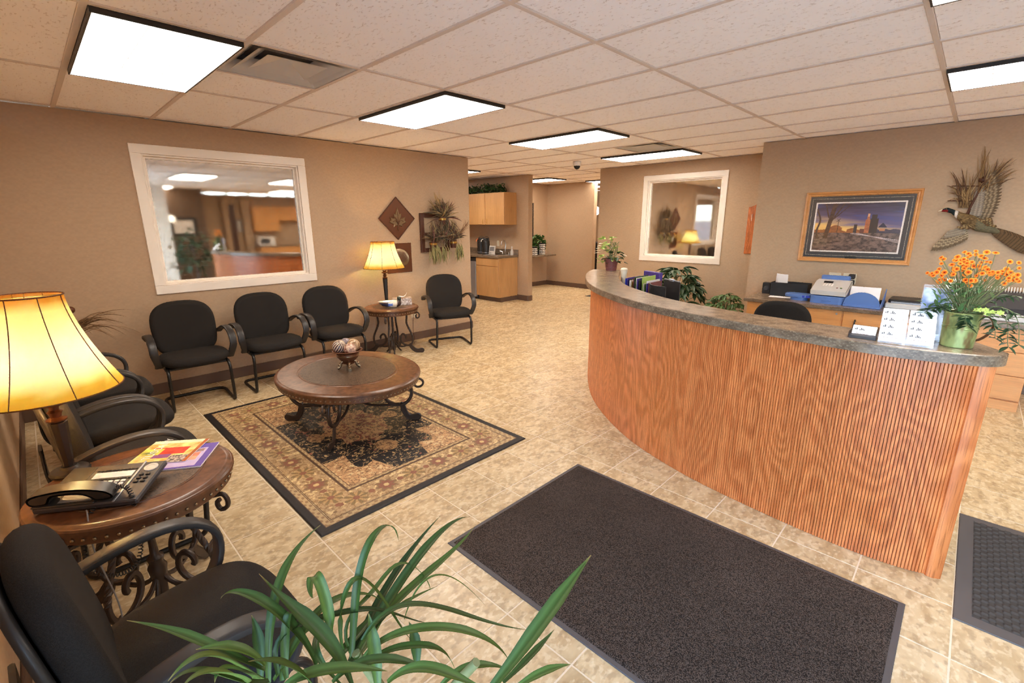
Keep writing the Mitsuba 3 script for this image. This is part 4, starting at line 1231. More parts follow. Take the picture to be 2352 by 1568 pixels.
# grain elevator, shed, crossing post
def rect(x0, x1, y0, y1): return (a > x0) & (a < x1) & (b > y0) & (b < y1)
c = np.where(rect(.475, .515, hz, .56)[:, None], C(60, 52, 52), c)
c = np.where((rect(.60, .655, hz, .66) | rect(.615, .645, .66, .72 ))[:, None], lerp(C(150, 84, 54), C(196, 120, 76), N2(a, b, 50, 8, 2)), c)
c = np.where((rect(.655, .745, hz, .68) | rect(.665, .725, .68, .76))[:, None], C(58, 48, 44), c)
c = np.where((rect(.618, .640, .72, .78))[:, None], C(222, 170, 130), c)
c = np.where((rect(.55, .60, hz, .47))[:, None], C(110, 62, 52), c)
c = np.where(((np.abs(a - .80) < .05 - (b - .50) * .5) & (b > .50) & (b < .59))[:, None], C(44, 44, 66), c)
c = np.where(rect(.77, .83, .43, .48)[:, None], C(190, 130, 90), c)
c = np.where((np.abs(a - .285) < .004)[:, None] & ((b > hz - .02) & (b < .66))[:, None], C(60, 44, 36), c)
for s in (1, -1):
    c = np.where(((np.abs((a - .285) * 1.5 - s * (b - .65)) < .006) & (np.abs(a - .285) < .022))[:, None], C(70, 56, 50), c)
# snowy field with rails
fld = b < hz
g_ = N2(a, b, 30, 9, 3)
c = np.where(fld[:, None], lerp(C(62, 50, 48), C(130, 108, 98), np.clip(g_ * 2.2 - .6 + N2(a, b, 90, 10, 2) * .6 - .3, 0, 1)), c)
for s_, o_ in ((-.22, .40), (-.30, .42), (-.40, .445)):
    c = np.where((fld & (np.abs(b - (o_ + s_ * (a - .45) - .03)) < .004) & (a > .45))[:, None], C(206, 190, 190), c)
# bare trees
tr = np.abs(a - (.155 + .10 * (b - .35))) < .026 + .03 * np.clip(.36 - b, 0, .1)
tr &= b > .26
for bx0, by0, sl, wd, ln in ((.18, .58, .65, .010, .42), (.16, .70, -.35, .009, .3), (.19, .62, 1.1, .007, .4), (.17, .80, .9, .006, .2)):
    tr |= (np.abs(a - (bx0 + sl * (b - by0) * .55)) < wd) & (b > by0) & (b < by0 + ln)
tr |= (np.abs(a - (.055 - .05 * (b - .3) + .02 * np.sin(b * 12))) < .012) & (b > .25) & (b < .88)
c = np.where(tr[:, None], lerp(C(52, 38, 34), C(96, 72, 58), N2(a, b, 30, 12, 2)), c)
v[:, 2] = .0105
put(t + '__print', (v - [iw / 2, ih / 2, 0], f), 'glossvc', True, to=mp, color=c, label='dusk landscape with bare trees and a grain elevator')
put(t + '__glass', (np.array([[-pw / 2 + .035, -ph / 2 + .035, .0152], [pw / 2 - .035, -ph / 2 + .035, .0152], [pw / 2 - .035, ph / 2 - .035, .0152], [-pw / 2 + .035, ph / 2 - .035, .0152]]), np.array([[0, 1, 2], [0, 2, 3]])), 'clear_glass', False, to=mp)

# mounted pheasant with grasses
t = thing('mounted_pheasant', 'mounted pheasant with spread wings on the right wall', 'mounted bird')
def W(y, z, off=0.04): return np.array([6.15 - off, y, z])
bird = chain([(tuple(W(.262, 1.640, .075)), .012), (tuple(W(.235, 1.645, .075)), .019), (tuple(W(.19, 1.627, .065)), .018), (tuple(W(.14, 1.59, .065)), .030), (tuple(W(.07, 1.545, .06)), .052), (tuple(W(-.01, 1.50, .055)), .050), (tuple(W(-.08, 1.47, .045)), .034), (tuple(W(-.13, 1.45, .04)), .018)], .008, 6)
def bird_c(x, y, z):
    n = len(x); k = meshkit.fbm(np.c_[x, y, z] * 90, 2, 4)
    c = lerp(C(70, 54, 36), C(132, 108, 72), np.clip(k * 2 - .5, 0, 1))
    c = np.where((y < .02)[:, None], lerp(C(74, 72, 58), C(122, 114, 88), k), c)
    s = y
    c = np.where((s > .155)[:, None], C(216, 208, 200), c)
    c = np.where((s > .175)[:, None], C(22, 34, 38), c)
    c = np.where(((s > .225) & (z < 1.645))[:, None], C(120, 28, 28), c)
    return c
put(t + '__body', bird, 'featvc', True, color=vcol(bird_c))
put(t + '__bill', chain([(tuple(W(.268, 1.642, .078)), .008), (tuple(W(.292, 1.632, .078)), .003)], .003, 2), 'cream', True)
put(t + '__eye', sphere(.004, W(.238, 1.652, .094), 1), 'brass', True)
fe, fc = [], []
def feather(p0, p1, w, base, pale, bars, off=0.0, lst=None, curve=0.0, k=14):
    p0, p1 = np.array(p0, float), np.array(p1, float)
    d = p1 - p0; pr_ = np.cross(d, [1.0, 0, 0]); pr_ /= np.linalg.norm(pr_) + 1e-9
    s = np.linspace(0, 1, k)
    path = p0 + np.outer(s, d) + np.outer(np.sin(s * PI), pr_ * curve)
    wid = w * np.clip(np.minimum(s * 6 + .3, (1 - s) * 5 + .12), 0, 1)
    mesh = ribbon(path, wid, side=pr_, fold=.12)
    ss = np.repeat(s, 3)
    bb = (np.sin(ss * bars * 2 * PI) > .25)
    col = np.where(bb[:, None], pale, base)
    col[1::3] = col[1::3] * .55 + .45 * np.array(base)
    (lst if lst is not None else fe).append((mesh, col))
def flush(key, lst, **kw):
    put(key, cat([q[0] for q in lst]), 'featvc', False, color=np.vstack([q[1] for q in lst]), **kw)
wing = []
n = 17
for i in range(n):          # upper wing: primaries and secondaries along the arm (.07,1.57)->(.055,1.80)
    s = i / (n - 1)
    r0 = np.array([.075 - .01 * s, 1.60 + .19 * s])
    ang = math.radians(-14 + 76 * s ** 1.1)
    L_ = .16 + .05 * s
    feather(W(r0[0], r0[1], .03 + .02 * (i % 2)), W(r0[0] - L_ * math.cos(ang), r0[1] + L_ * math.sin(ang), .045 + .05 * s), .030, C(96, 80, 62), C(176, 156, 128), 7, lst=wing)
for i in range(12):
    s = i / 11
    r0 = np.array([.078 - .012 * s, 1.60 + .18 * s]); ang = math.radians(-2 + 60 * s)
    feather(W(r0[0], r0[1], .055), W(r0[0] - .085 * math.cos(ang), r0[1] + .085 * math.sin(ang), .065), .026, C(128, 118, 106), C(160, 148, 134), 3, lst=wing)
flush(t + '__wing', wing, label='raised upper wing')
wing = []
for i in range(15):         # lower wing
    s = i / 14
    r0 = np.array([.095 + .085 * s, 1.49 - .045 * s]); ang = math.radians(288 - 48 * s)
    L_ = .125 + .085 * s
    feather(W(r0[0], r0[1], .03 + .015 * (i % 2)), W(r0[0] - L_ * math.cos(ang), r0[1] + L_ * math.sin(ang), .05), .034, C(104, 88, 68), C(190, 170, 140), 7, lst=wing)
for i in range(10):
    s = i / 9
    r0 = np.array([.10 + .075 * s, 1.495 - .04 * s]); ang = math.radians(280 - 40 * s)
    feather(W(r0[0], r0[1], .055), W(r0[0] - .075 * math.cos(ang), r0[1] + .075 * math.sin(ang), .06), .032, C(134, 122, 106), C(164, 150, 132), 3, lst=wing)
flush(t + '__wing', wing, label='lowered wing')
tail = []
for i in range(11):
    s = (i - 5) / 5
    feather(W(-.09, 1.465 + .012 * s, .04), W(-.40 + .05 * abs(s), 1.33 + .055 * s - .02 * abs(s), .05 - .003 * i), .030, C(98, 76, 52), C(56, 42, 30), 15, lst=tail, curve=.01 * s, k=40)
flush(t + '__tail', tail, label='long barred tail')
sp = []
for i in range(70):
    yy, zz = r_.gauss(.045, .045), r_.gauss(1.527, .022)
    feather(W(yy, zz, .10 + r_.uniform(-.03, .0)), W(yy - .05, zz - .018, .095), .02, C(84, 62, 40), C(170, 146, 104), 2, lst=sp, k=6)
flush(t + '__back_feathers', sp, kind='stuff')
sprays, cols = [], []
def spray2(p0, p1, sag, w, col, k=10):
    p0, p1 = np.array(p0), np.array(p1)
    path = spl([p0, (p0 + p1) / 2 + [-abs(r_.gauss(0, .02)), r_.uniform(-.02, .02), sag], p1], k)
    path[:, 0] = np.minimum(path[:, 0], 6.14)
    s_ = ribbon(path, w * np.sin(np.linspace(.3, PI - .03, k)), side=(r_.uniform(-.4, .4), 1, r_.uniform(-.5, .5)), fold=.3); sprays.append(s_); cols.append(np.tile(col, (len(s_.vertices), 1)))
gp = [C(140, 112, 76), C(118, 90, 62), C(100, 74, 54), C(160, 134, 96), C(92, 68, 52)]
for i in range(70):
    e = (6.12 + r_.uniform(-.05, .01), r_.uniform(.06, .29), r_.uniform(1.70, 2.03))
    spray2((6.12, .12 + r_.uniform(-.04, .04), 1.66), e, .05, r_.uniform(.004, .012), r_.choice(gp))
for i in range(60):
    spray2((6.12, .02 + r_.uniform(-.04, .04), 1.75), (6.10 + r_.uniform(-.05, .03), r_.uniform(-.17, .06), r_.uniform(1.84, 2.09)), .05, r_.uniform(.004, .012), r_.choice(gp))
for i in range(14): spray2((6.12, .05, 1.8), (6.12, r_.uniform(.03, .12), r_.uniform(2.08, 2.20)), .03, .007, gp[0])
put(t + '__grass', cat(sprays), 'featvc', False, color=np.vstack(cols), kind='stuff', label='dried grasses behind the bird')
put(t + '__branch', cat(tube([(6.11, .24, 1.857), (6.10, .15, 1.853), (6.10, .02, 1.845)], .004, 6, 12), tube([(6.11, .245, 1.727), (6.10, .17, 1.722), (6.10, .05, 1.716)], .004, 6, 12), tube([(6.11, .09, 1.60), (6.10, .06, 1.75), (6.10, .02, 1.92)], .012, 7, 12), sphere(.03, (6.11, .04, 1.90), 2)), 'dark_wood', 50)

t = thing('wood_plank', 'weathered reddish wooden plank hanging on the far wall beside the corner', 'wooden plank')
put(t + '__board', mv(prism([(-.055, -.33), (.055, -.325), (.06, .38), (.03, .33), (-.02, .31), (-.055, .30)], 0, .018, .003)), 'oak', False, to=onright(2.262, 1.43, x=7.099))
put(t + '__hanger', tube([(7.075, 2.262, 1.55), (7.07, 2.262, 1.60), (7.078, 2.262, 1.64)], .004, 6), 'white', 60)

# ------------------------------------------------------------------ back desk
def cabinet_front(key, x, y0, y1, z0, z1, m='desk_oak'):
    return put(key, cbox(x - .018, x, y0, y1, z0, z1, .002), m, False)
t = thing('back_desk', 'long oak cabinet desk along the right wall under the framed print', 'desk')
put(t + '__carcass', box(5.52, 6.148, -.49, 1.70, .08, .69), 'desk_oak', False)
put(t + '__plinth', box(5.50, 6.148, -.49, 1.70, .0, .08), 'desk_oak', False)
for y0, y1 in ((.815, 1.70), (-.07, .805), (-.49, -.08)):
    for z0, z1 in ((.50, .688), (.30, .494), (.09, .294)):
        d = cabinet_front(t + '__drawer', 5.52, y0 + .002, y1 - .002, z0, z1)
        if y0 != -.49 and z0 == .5:
            put(d + '__lock', lathe([(0, 0), (.009, 0), (.009, .003), (0, .003)], 16), 'steel', 40, to=onright(y0 + .045, .655, x=5.5018))
        if y0 == -.07 and z0 == .5:
            put(d + '__handle', tube([(5.502, .70, .60), (5.475, .70, .61), (5.475, .70, .51), (5.502, .70, .52)], .006, 8, 20), 'black_metal', 60)
put('desk_worktop', cbox(5.475, 6.148, -.50, 1.735, .69, .727, .004), 'laminate', False, label='grey stone-look worktop of the back desk under the framed print', cat='countertop')
DZ = .7275
t = thing('desk_speaker', 'small black cube speaker at the left end of the back desk', 'speaker')
put(t + '__box', cbox(5.97, 6.06, 1.615, 1.70, DZ, DZ + .125, .004), 'black_plastic', False)
put(t + '__cone', lathe([(0, .002), (.02, .006), (.028, .0), (.026, -.004), (0, -.004)], 20), 'dark_grey', 40, to=onright(1.657, DZ + .06, x=5.968))
t = thing('letter_tray', 'open black letter box holding white envelopes on the back desk', 'tray')
put(t + '__bin', cat(cbox(5.86, 5.87, 1.215, 1.585, DZ, DZ + .15, .002), cbox(6.03, 6.04, 1.215, 1.585, DZ, DZ + .15, .002), cbox(5.87, 6.03, 1.215, 1.225, DZ, DZ + .15, .002), cbox(5.87, 6.03, 1.575, 1.585, DZ, DZ + .15, .002), cbox(5.87, 6.03, 1.225, 1.575, DZ, DZ + .006, .002)), 'black', False)
for i in range(3):
    t = put('envelope', mv(cbox(-.0015, .0015, -.055, .055, -.11, .11, .0005), (5.90 + .02 * i, 1.48 + .012 * i, DZ + .133), ry=-.12 - .04 * i, rx=.04 * i), 'paper', False, ('front', 'middle', 'rear')[i] + ' white envelope standing in the black letter box', 'envelope', 'envelopes in the letter box')
    put(t + '__print', mv(cbox(-.0002, .0002, -.02, .02, -.012, .012, .0001), (5.8975 + .02 * i, 1.48 + .012 * i, DZ + .19), ry=-.12 - .04 * i), 'dark_grey', False)
put('paper_sheet', mv(cbox(-.06, .06, -.14, .14, 0, .0008, .0002), (5.79, 1.42, DZ), rz=.1), 'paper', False, 'white sheet of paper lying before the black letter box', 'paper')
t = thing('postage_meter', 'white and blue postage meter with keypad and small screen on the back desk', 'postage meter')
mb = M((5.78, .985, DZ))
def plan(pts, z0, z1, b=.006): return prism(pts, z0, z1, b)
put(t + '__base', prism(rrect(.34, .30, .05, 6), 0, .075, .008), 'blue_plastic', 30, to=mb)
put(t + '__feed_arm', prism(rrect(.16, .27, .075, 6, -.05, .27), .035, .065, .006), 'blue_plastic', 30, to=mb)
put(t + '__feed_base', prism(rrect(.12, .16, .055, 6, -.05, .27), 0, .035, .004), 'blue_plastic', 30, to=mb)
pr_ = [(-.16, .085), (-.165, .13), (-.15, .142), (.05, .215), (.12, .22), (.15, .19), (.155, .085)]
q = prism(pr_, -.155, .155, .012); q.apply_transform(np.array([[1, 0, 0, 0], [0, 0, 1, 0], [0, 1, 0, 0], [0, 0, 0, 1.0]])); q.invert()
put(t + '__body', q, 'light_grey', 30, to=mb)
sl = M((-.05, 0, .180), ry=-math.atan2(.073, .20))
put(t + '__screen', cbox(.045, .085, -.005, .075, -.002, .0035, .001), 'black', False, to=mb @ sl)
kk_ = mikit.ply(cbox(-.006, .006, -.008, .008, -.001, .004, .0015), 'white')
for i in range(3):
    for j in range(4):
        again(t + '__key', kk_, mb @ sl @ M((.02 - .02 * i, .06 - .024 * j, 0)))
put(t + '__start_button', lathe([(0, 0), (.010, 0), (.010, .004), (0, .005)], 16), 'leaf_mid', 40, to=mb @ sl @ M((-.06, -.10, 0)), label='green start button')
put(t + '__stop_button', lathe([(0, 0), (.007, 0), (.007, .004), (0, .005)], 16), 'plum_pot', 40, to=mb @ sl @ M((-.06, -.065, 0)))
put(t + '__rear_tray', prism(rrect(.05, .26, .02, 5, .15, 0), .19, .262, .01), 'blue_plastic', 30, to=mb)
put(t + '__drawer_grip', prism(rrect(.02, .08, .009, 4, -.175, 0), .03, .045, .004), 'blue_plastic', 30, to=mb)
put(t + '__emblem', cat(prism([(-.1325, .155), (-.1300, .155), (-.1300, .19), (-.1325, .19)], .036, .058), prism([(-.1325, .205), (-.1300, .205), (-.1300, .225), (-.1325, .225)], .036, .058)), 'blue_deep', False, to=mb)
t = thing('blue_tray', 'blue round-fronted tray of papers on the back desk', 'tray')
fpn = [(-.145, 0)] + [(.145 * math.cos(x), .02 + .125 * math.sin(x)) for x in np.linspace(PI, 0, 20)] + [(.145, 0)]
put(t + '__front', mv(prism(fpn, -.004, .004, .002)), 'blue_plastic', 30, to=onright(.690, DZ + .002, x=5.60))
put(t + '__base', cbox(5.57, 5.84, .535, .835, DZ, DZ + .018, .004), 'blue_plastic', False)
for y in (.535, .829): put(t + '__side', mv(prism([(0, 0), (.26, 0), (.26, .16), (.02, .03)], 0, .006, .001), (5.58, y + .006, DZ + .01), rx=PI / 2), 'blue_plastic', False)
put('paper_stack', mv(cbox(-.011, .011, -.12, .12, 0, .17, .001), (5.70, .69, DZ + .019), ry=.25), 'paper', False, 'white papers standing in the blue tray', 'papers')
put('tabbed_folder', mv(cbox(-.003, .003, -.10, .10, 0, .15, .001), (5.755, .67, DZ + .019), ry=.25), 'petal_orange' if False else 'brass', False, 'yellowish folder behind the papers in the blue tray', 'folder')
t = thing('laminator', 'black and silver flatbed machine on the back desk right of the blue tray', 'office machine')
put(t + '__base', cbox(5.72, 6.05, .13, .52, DZ, DZ + .05, .008), 'light_grey', False)
put(t + '__lid', mv(prism(rrect(.29, .36, .03, 5), 0, .035, .008), (5.90, .325, DZ + .05), ry=.0), 'black_plastic', 30)
put(t + '__stripe', cbox(5.745, 5.7545, .17, .48, DZ + .052, DZ + .066, .001), 'steel', False)
put('stapler', mv(cat(cbox(-.02, .02, -.05, .05, 0, .02, .004), cbox(-.016, .016, -.045, .045, .022, .055, .006)), (5.85, .575, DZ)), 'black_plastic', False, 'small black stapler-like device between blue tray and flatbed machine', 'stapler')
t = thing('binding_machine', 'dark grey comb binding machine with a row of white combs on the back desk', 'binding machine')
put(t + '__base', cbox(5.60, 5.98, -.47, -.12, DZ, DZ + .06, .008), 'light_grey', False)
put(t + '__body', mv(prism([(-.17, 0), (-.19, .05), (-.10, .15), (.05, .17), (.13, .12), (.13, 0)], -.17, .17, .006), rx=PI / 2).copy(), 'dark_grey', 30, to=M((5.80, -.295, DZ + .06)))
comb = mikit.ply(tube([(-.02, 0, 0), (-.03, 0, .035), (-.005, 0, .05), (.02, 0, .03)], .0035, 6, 12), 'white', smooth=60)
for i in range(19): again(t + '__comb_tooth', comb, M((5.83, -.455 + .0175 * i, DZ + .215)))
put('document_stand', mv(cbox(-.003, .003, -.11, .11, 0, .31, .001), (5.74, .01, DZ + .006), ry=.16), 'paper', False, 'white sheet on a slanted stand behind the orange flowers', 'document stand')
for y, w_, n_ in ((1.036, .115, 'beige double wall plate behind the postage meter, left one'), (.900, .12, 'beige wall outlet with black plugs behind the postage meter, right one')):
    t = put('wall_outlet', cbox(6.143, 6.1495, y - w_ / 2, y + w_ / 2, .885, 1.0, .002), 'beige', False, n_, 'outlet')
    for i in (-1, 1): put(t + '__socket', cbox(6.1405, 6.1435, y + i * .027 - .017, y + i * .027 + .017, .91, .975, .001), 'cream', False)
for i, (y, z) in enumerate(((.875, .972), (.875, .908))):
    t = thing('power_plug', ('upper', 'lower')[i] + ' black power adapter plugged in beside the postage meter', 'plug')
    put(t + '__body', cbox(6.085, 6.14, y - .027, y + .027, z - .024, z + .024, .005), 'black_plastic', False)
    put(t + '__cord', tube([(6.10, y, z - .02), (6.08, y + .02, z - .06), (6.10, y + .05, .76), (6.06, y + .05, .731)], .004, 6, 16), 'black_plastic', 60)

# task chair between counter and back desk
t = thing('task_chair', 'black office task chair whose back shows between counter and back desk', 'chair')
mc = M((4.86, 1.16, 0), rz=math.radians(8))
put(t + '__backrest', mv(pad(back_outline(.47, .52), .07, dome=.1, fn=lambda v: np.c_[v[:, 2] * .9 + .35 * v[:, 0] ** 2 + -.24, v[:, 0], .60 + v[:, 1]])), 'chair_fabric', True, to=mc)
put(t + '__seat', mv(pad(seat_outline(.50, .48), .09, dome=.1, fn=seat_fn), (.02, 0, .46)), 'chair_fabric', True, to=mc)
put(t + '__spine', tube([(.0, 0, .42), (-.2, 0, .42), (-.27, 0, .5), (-.265, 0, .66)], .02, 8, 20), 'black_metal', 60, to=mc)
put(t + '__gas_column', lathe([(0, .07), (.03, .07), (.03, .25), (.018, .25), (.018, .42), (0, .42)], 16), 'black_metal', 40, to=mc)
for i in range(5):
    a = i * 2 * PI / 5
    put(t + '__star_leg', sweep(np.array([(.0, 0, .09), (.15, 0, .085), (.28, 0, .065)]), np.array(rrect(.045, .03, .008, 2)), side=(0, 1, 0)), 'black_plastic', 40, to=mc @ M(rz=a))
    put(t + '__caster', mv(lathe([(0, -.02), (.028, -.02), (.028, .02), (0, .02)], 16), (.28, 0, .0285), rx=PI / 2), 'black_plastic', 40, to=mc @ M(rz=a))

# ------------------------------------------------------------------ on the reception counter
t = thing('card_holder', 'small smoked acrylic card holder at the left of the white cards', 'card holder')
ma = M((2.575, .262, CT + .0003), rz=math.radians(90 - 2))
ma = np.array([[0, 1, 0, 2.57], [-1, 0, 0, .288], [0, 0, 1, CT + .0005], [0, 0, 0, 1.0]])  # local x along -y, local y away from the front
ma[:2, 1] = (1, 0); ma[:2, 0] = (0, -1)
put(t + '__tray', cat(cbox(-.05, .05, -.03, .028, 0, .003, .001), cbox(-.05, .05, -.033, -.030, 0, .022, .001), mv(cbox(-.05, .05, -.0015, .0015, 0, .052, .001), (0, .012, .003), rx=-.45), cbox(-.052, -.049, -.03, .02, 0, .03, .001), cbox(.049, .052, -.03, .02, 0, .03, .001)), 'smoke_acrylic', False, to=ma)
card = cbox(-.044, .044, -.004, .004, 0, .052, .0005)
def cards(mtx, lab):
    k = put('card_stack', card, 'paper', False, lab, 'business cards', 'white business cards on the counter', to=mtx)
    pr = [box(-.036 + .006 * i, -.032 + .006 * i, -.0043, -.0041, .030, .036 + .004 * (i % 2)) for i in range(2)] + [box(-.018 + .005 * i, -.0145 + .005 * i, -.0043, -.0041, .028, .033 + .004 * ((i * 2) % 3)) for i in range(4)]
    put(k + '__emblem', cat(pr), 'dark_grey', False, to=mtx)
    put(k + '__lines', cat(box(.012, .036, -.0043, -.0041, .036, .037), box(-.03, .02, -.0043, -.0041, .016, .0172), box(-.03, .015, -.0043, -.0041, .011, .012)), 'plum_pot', False, to=mtx)
cards(ma @ M((0, -.008, .006), rx=-.55), 'white business cards leaning in the smoked holder')
t = thing('tiered_card_rack', 'clear acrylic tiered rack full of white business cards on the counter', 'card rack')
mr = np.array([[0, 1, 0, 2.565], [-1, 0, 0, .142], [0, 0, 1, CT + .0005], [0, 0, 0, 1.0]], float)
rt = M(rz=math.radians(6))
put(t + '__base', cbox(-.092, .092, -.05, .10, 0, .003, .001), 'acrylic', False, to=mr @ rt)
for r in range(4):
    for c_ in range(2):
        mm = mr @ rt @ M((-.0465 + .093 * c_, -.035 + .030 * r, .008 + .026 * r), rx=-.36)
        cards(mm, f'{("front", "second", "third", "rear")[r]} row {("left", "right")[c_]} stack of white cards in the tiered rack')
    put(t + '__shelf', cat(cbox(-.092, .092, -.046 + .030 * r, -.0445 + .030 * r, .003, .026 + .026 * r, .0005), cbox(-.092, .092, -.0445 + .030 * r, -.02 + .030 * r, .004 + .026 * r, .006 + .026 * r, .0005)), 'acrylic', False, to=mr @ rt)
t = thing('brochure_holder', 'clear upright acrylic holder with blue and white brochures beside the flower mug', 'brochure holder')
mbh = np.array([[0, 1, 0, 2.715], [-1, 0, 0, .072], [0, 0, 1, CT + .0005], [0, 0, 0, 1.0]], float)
put(t + '__case', cat(cbox(-.055, .055, -.022, -.020, 0, .12, .0005), cbox(-.055, .055, .032, .034, 0, .24, .0005), cbox(-.056, -.054, -.022, .034, 0, .14, .0005), cbox(.054, .056, -.022, .034, 0, .14, .0005), cbox(-.055, .055, -.022, .034, 0, .002, .0005)), 'acrylic', False, to=mbh)
for i in range(2):
    v, f, u, w = grid(.10, .225, 40, 90)
    k_ = N2(u, w, 34, 3 + i, 3)
    col = lerp(C(206, 212, 226), C(92, 112, 160), np.clip(k_ * 2.6 - .8, 0, 1))
    col = np.where((w < .10)[:, None], lerp(C(176, 186, 206), C(230, 232, 238), k_), col)
    ctr = M((0, .004 + .012 * i, .003), rx=-.05)
    b = put('brochure', (np.c_[u - .05, 0 * u - .0035, w], f), 'glossvc', True, ('front', 'rear')[i] + ' blue and white brochure in the clear upright holder', 'brochure', to=mbh @ ctr, color=col)
    put(b + '__pages', cbox(-.05, .05, -.0033, .0033, 0, .225, .0005), 'paper', False, to=mbh @ ctr)
put('green_clip_pen', mv(cat(tube([(-.03, 0, .006), (.03, 0, .006)], .004, 8), tube([(-.03, .012, .005), (.03, .012, .005)], .004, 8)), (2.78, .022, CT)), 'leaf_light', 60, 'bright green pens lying behind the green mug', 'pen')

t = thing('flower_mug', 'large green metal mug planter with curved handle on the counter end', 'planter')
mgx, mgy = 2.665, -.018
put(t + '__mug', lathe([(0, 0), (.050, 0), (.053, .003), (.056, .06), (.0565, .078), (.0585, .080), (.0585, .083), (.0565, .085), (.0565, .089), (.0585, .091), (.057, .094), (.060, .140), (.0625, .143), (.061, .146), (.056, .144), (.052, .10), (.048, .006), (0, .006)], 48, (mgx, mgy, CT + .0005)), 'mug_green', 35)
hd = spl([(.055, 0, .125), (.075, 0, .132), (.094, 0, .115), (.097, 0, .085), (.082, 0, .052), (.054, 0, .03)], 24)
put(t + '__handle', sweep(hd, np.array(rrect(.020, .006, .0028, 2)), side=(0, 1, 0)), 'bronze', 45, to=M((mgx, mgy, CT), rz=math.radians(-78)))
put(t + '__soil', lathe([(0, .12), (.054, .122), (.05, .126), (0, .134)], 24, (mgx, mgy, CT)), 'dark_wood', 40)
t = thing('orange_flowers', 'orange artificial flowers with trailing leaves in the green mug', 'flower arrangement')
def look(v, up=(0, 0, 1)):
    z = np.array(v, float); z /= np.linalg.norm(z)
    x = np.cross(up, z)
    if np.linalg.norm(x) < 1e-4: x = np.array([1.0, 0, 0])
    x /= np.linalg.norm(x); y = np.cross(z, x)
    m_ = np.eye(4); m_[:3, 0], m_[:3, 1], m_[:3, 2] = x, y, z
    return m_
pts, cl = [], []
for i in range(14):
    a = i * 2 * PI / 14
    pl = ribbon(np.array([(.002, 0, 0), (.008, 0, .002), (.0145, 0, .0005)]), [.002, .006, .0025], side=(0, 1, 0), fold=.1)
    pts.append(mv(pl, rz=a)); cl.append(np.array([C(232, 70, 30)] * 3 + [C(240, 118, 40)] * 3 + [C(250, 176, 80)] * 3))
ctr_ = sphere(.0035, (0, 0, .001), 1); pts.append(ctr_); cl.append(np.tile(C(150, 60, 30), (len(ctr_.vertices), 1)))
fl_ply = mikit.ply(cat(pts), 'petal', smooth=False, color=np.vstack(cl))
rf = random.Random(5)
base = np.array([mgx, mgy, CT + .13])
heads = []
for (cx_, cy_, cz_, n_, s_) in ((.00, .02, .235, 34, .045), (-.01, .085, .175, 18, .035), (.01, -.085, .19, 34, .04), (-.02, -.005, .15, 6, .018), (.0, .055, .205, 14, .03), (.0, -.03, .20, 8, .03)):
    for i in range(n_):
        heads.append(base + [cx_ + rf.gauss(0, .025), cy_ + rf.gauss(0, s_ * .8), cz_ - .01 + rf.gauss(0, s_ * .42)])
stems = []
for h_ in heads:
    d = h_ - base; m_ = look([d[0] - .5 * rf.random() - .1, d[1] * 1.2 + rf.gauss(0, .05), d[2] * .9])
    m_[:3, :3] *= rf.uniform(.5, .85); m_[:3, 3] = h_
    again(t + '__flower', fl_ply, m_)
    stems.append(tube([base + [rf.gauss(0, .012), rf.gauss(0, .012), -.01], base + d * .55 + [0, rf.gauss(0, .01), .01], h_], .0012, 4, 8))
put(t + '__stems', cat(stems), 'stem', 60, kind='stuff')
lp1 = mikit.ply(leafshape(.045, .014, 6, .8, .3), 'leaf_mid', smooth=False)
lp2 = mikit.ply(leafshape(.045, .020, 7, .9, .25), 'leaf_ivy', smooth=True)
for i in range(120):       # upright narrow foliage
    p = base + [rf.gauss(0, .022), rf.gauss(.025, .040), rf.uniform(.0, .13)]
    m_ = M(p, rz=rf.uniform(0, 2 * PI)) @ M(ry=-rf.uniform(.1, 1.2), s=rf.uniform(.6, 1.2))
    again(t + '__leaf', lp1, m_)
trails = [[(.03, -.05, .01), (.0, -.09, .03), (-.01, -.125, .0), (-.01, -.14, -.06), (-.005, -.15, -.105)], [(.0, -.05, .02), (-.02, -.10, .05), (-.02, -.14, .03), (-.02, -.165, -.03), (-.02, -.175, -.09)], [(-.03, -.03, .01), (-.05, -.07, .02), (-.055, -.095, -.02), (-.05, -.105, -.07)],
          [(.03, -.03, .03), (.05, -.09, .08), (.05, -.14, .09)], [(-.03, .04, .02), (-.03, .085, .03), (-.03, .12, .0)], [(-.045, .0, .015), (-.065, -.01, .0), (-.065, -.02, -.03)]]
for tr_ in trails:
    p = spl(base + np.array(tr_), 12)
    put(t + '__vine', tube(p, .0013, 5), 'stem', 60)
    for i in range(2, 12):
        for s in (-1, 1):
            a = rf.gauss(0, .4)
            m_ = M(p[i], rz=math.atan2(s * .8, -.4) + a) @ M(ry=rf.uniform(-.3, .7), s=rf.uniform(.6, 1.0))
            again(t + '__leaf', lp2, m_)
yb = mikit.ply(cat([mv(ribbon(np.array([(.001, 0, 0), (.006, 0, .002), (.011, 0, .001)]), [.003, .008, .003], side=(0, 1, 0)), rz=i * 2 * PI / 6) for i in range(6)]), 'leaf_light', smooth=False)
for i in range(9):
    again(t + '__blossom', yb, M(base + [-.04 + rf.gauss(0, .008), -.06 + rf.gauss(0, .018), .03 + rf.gauss(0, .012)], ry=-.8, s=1.1))

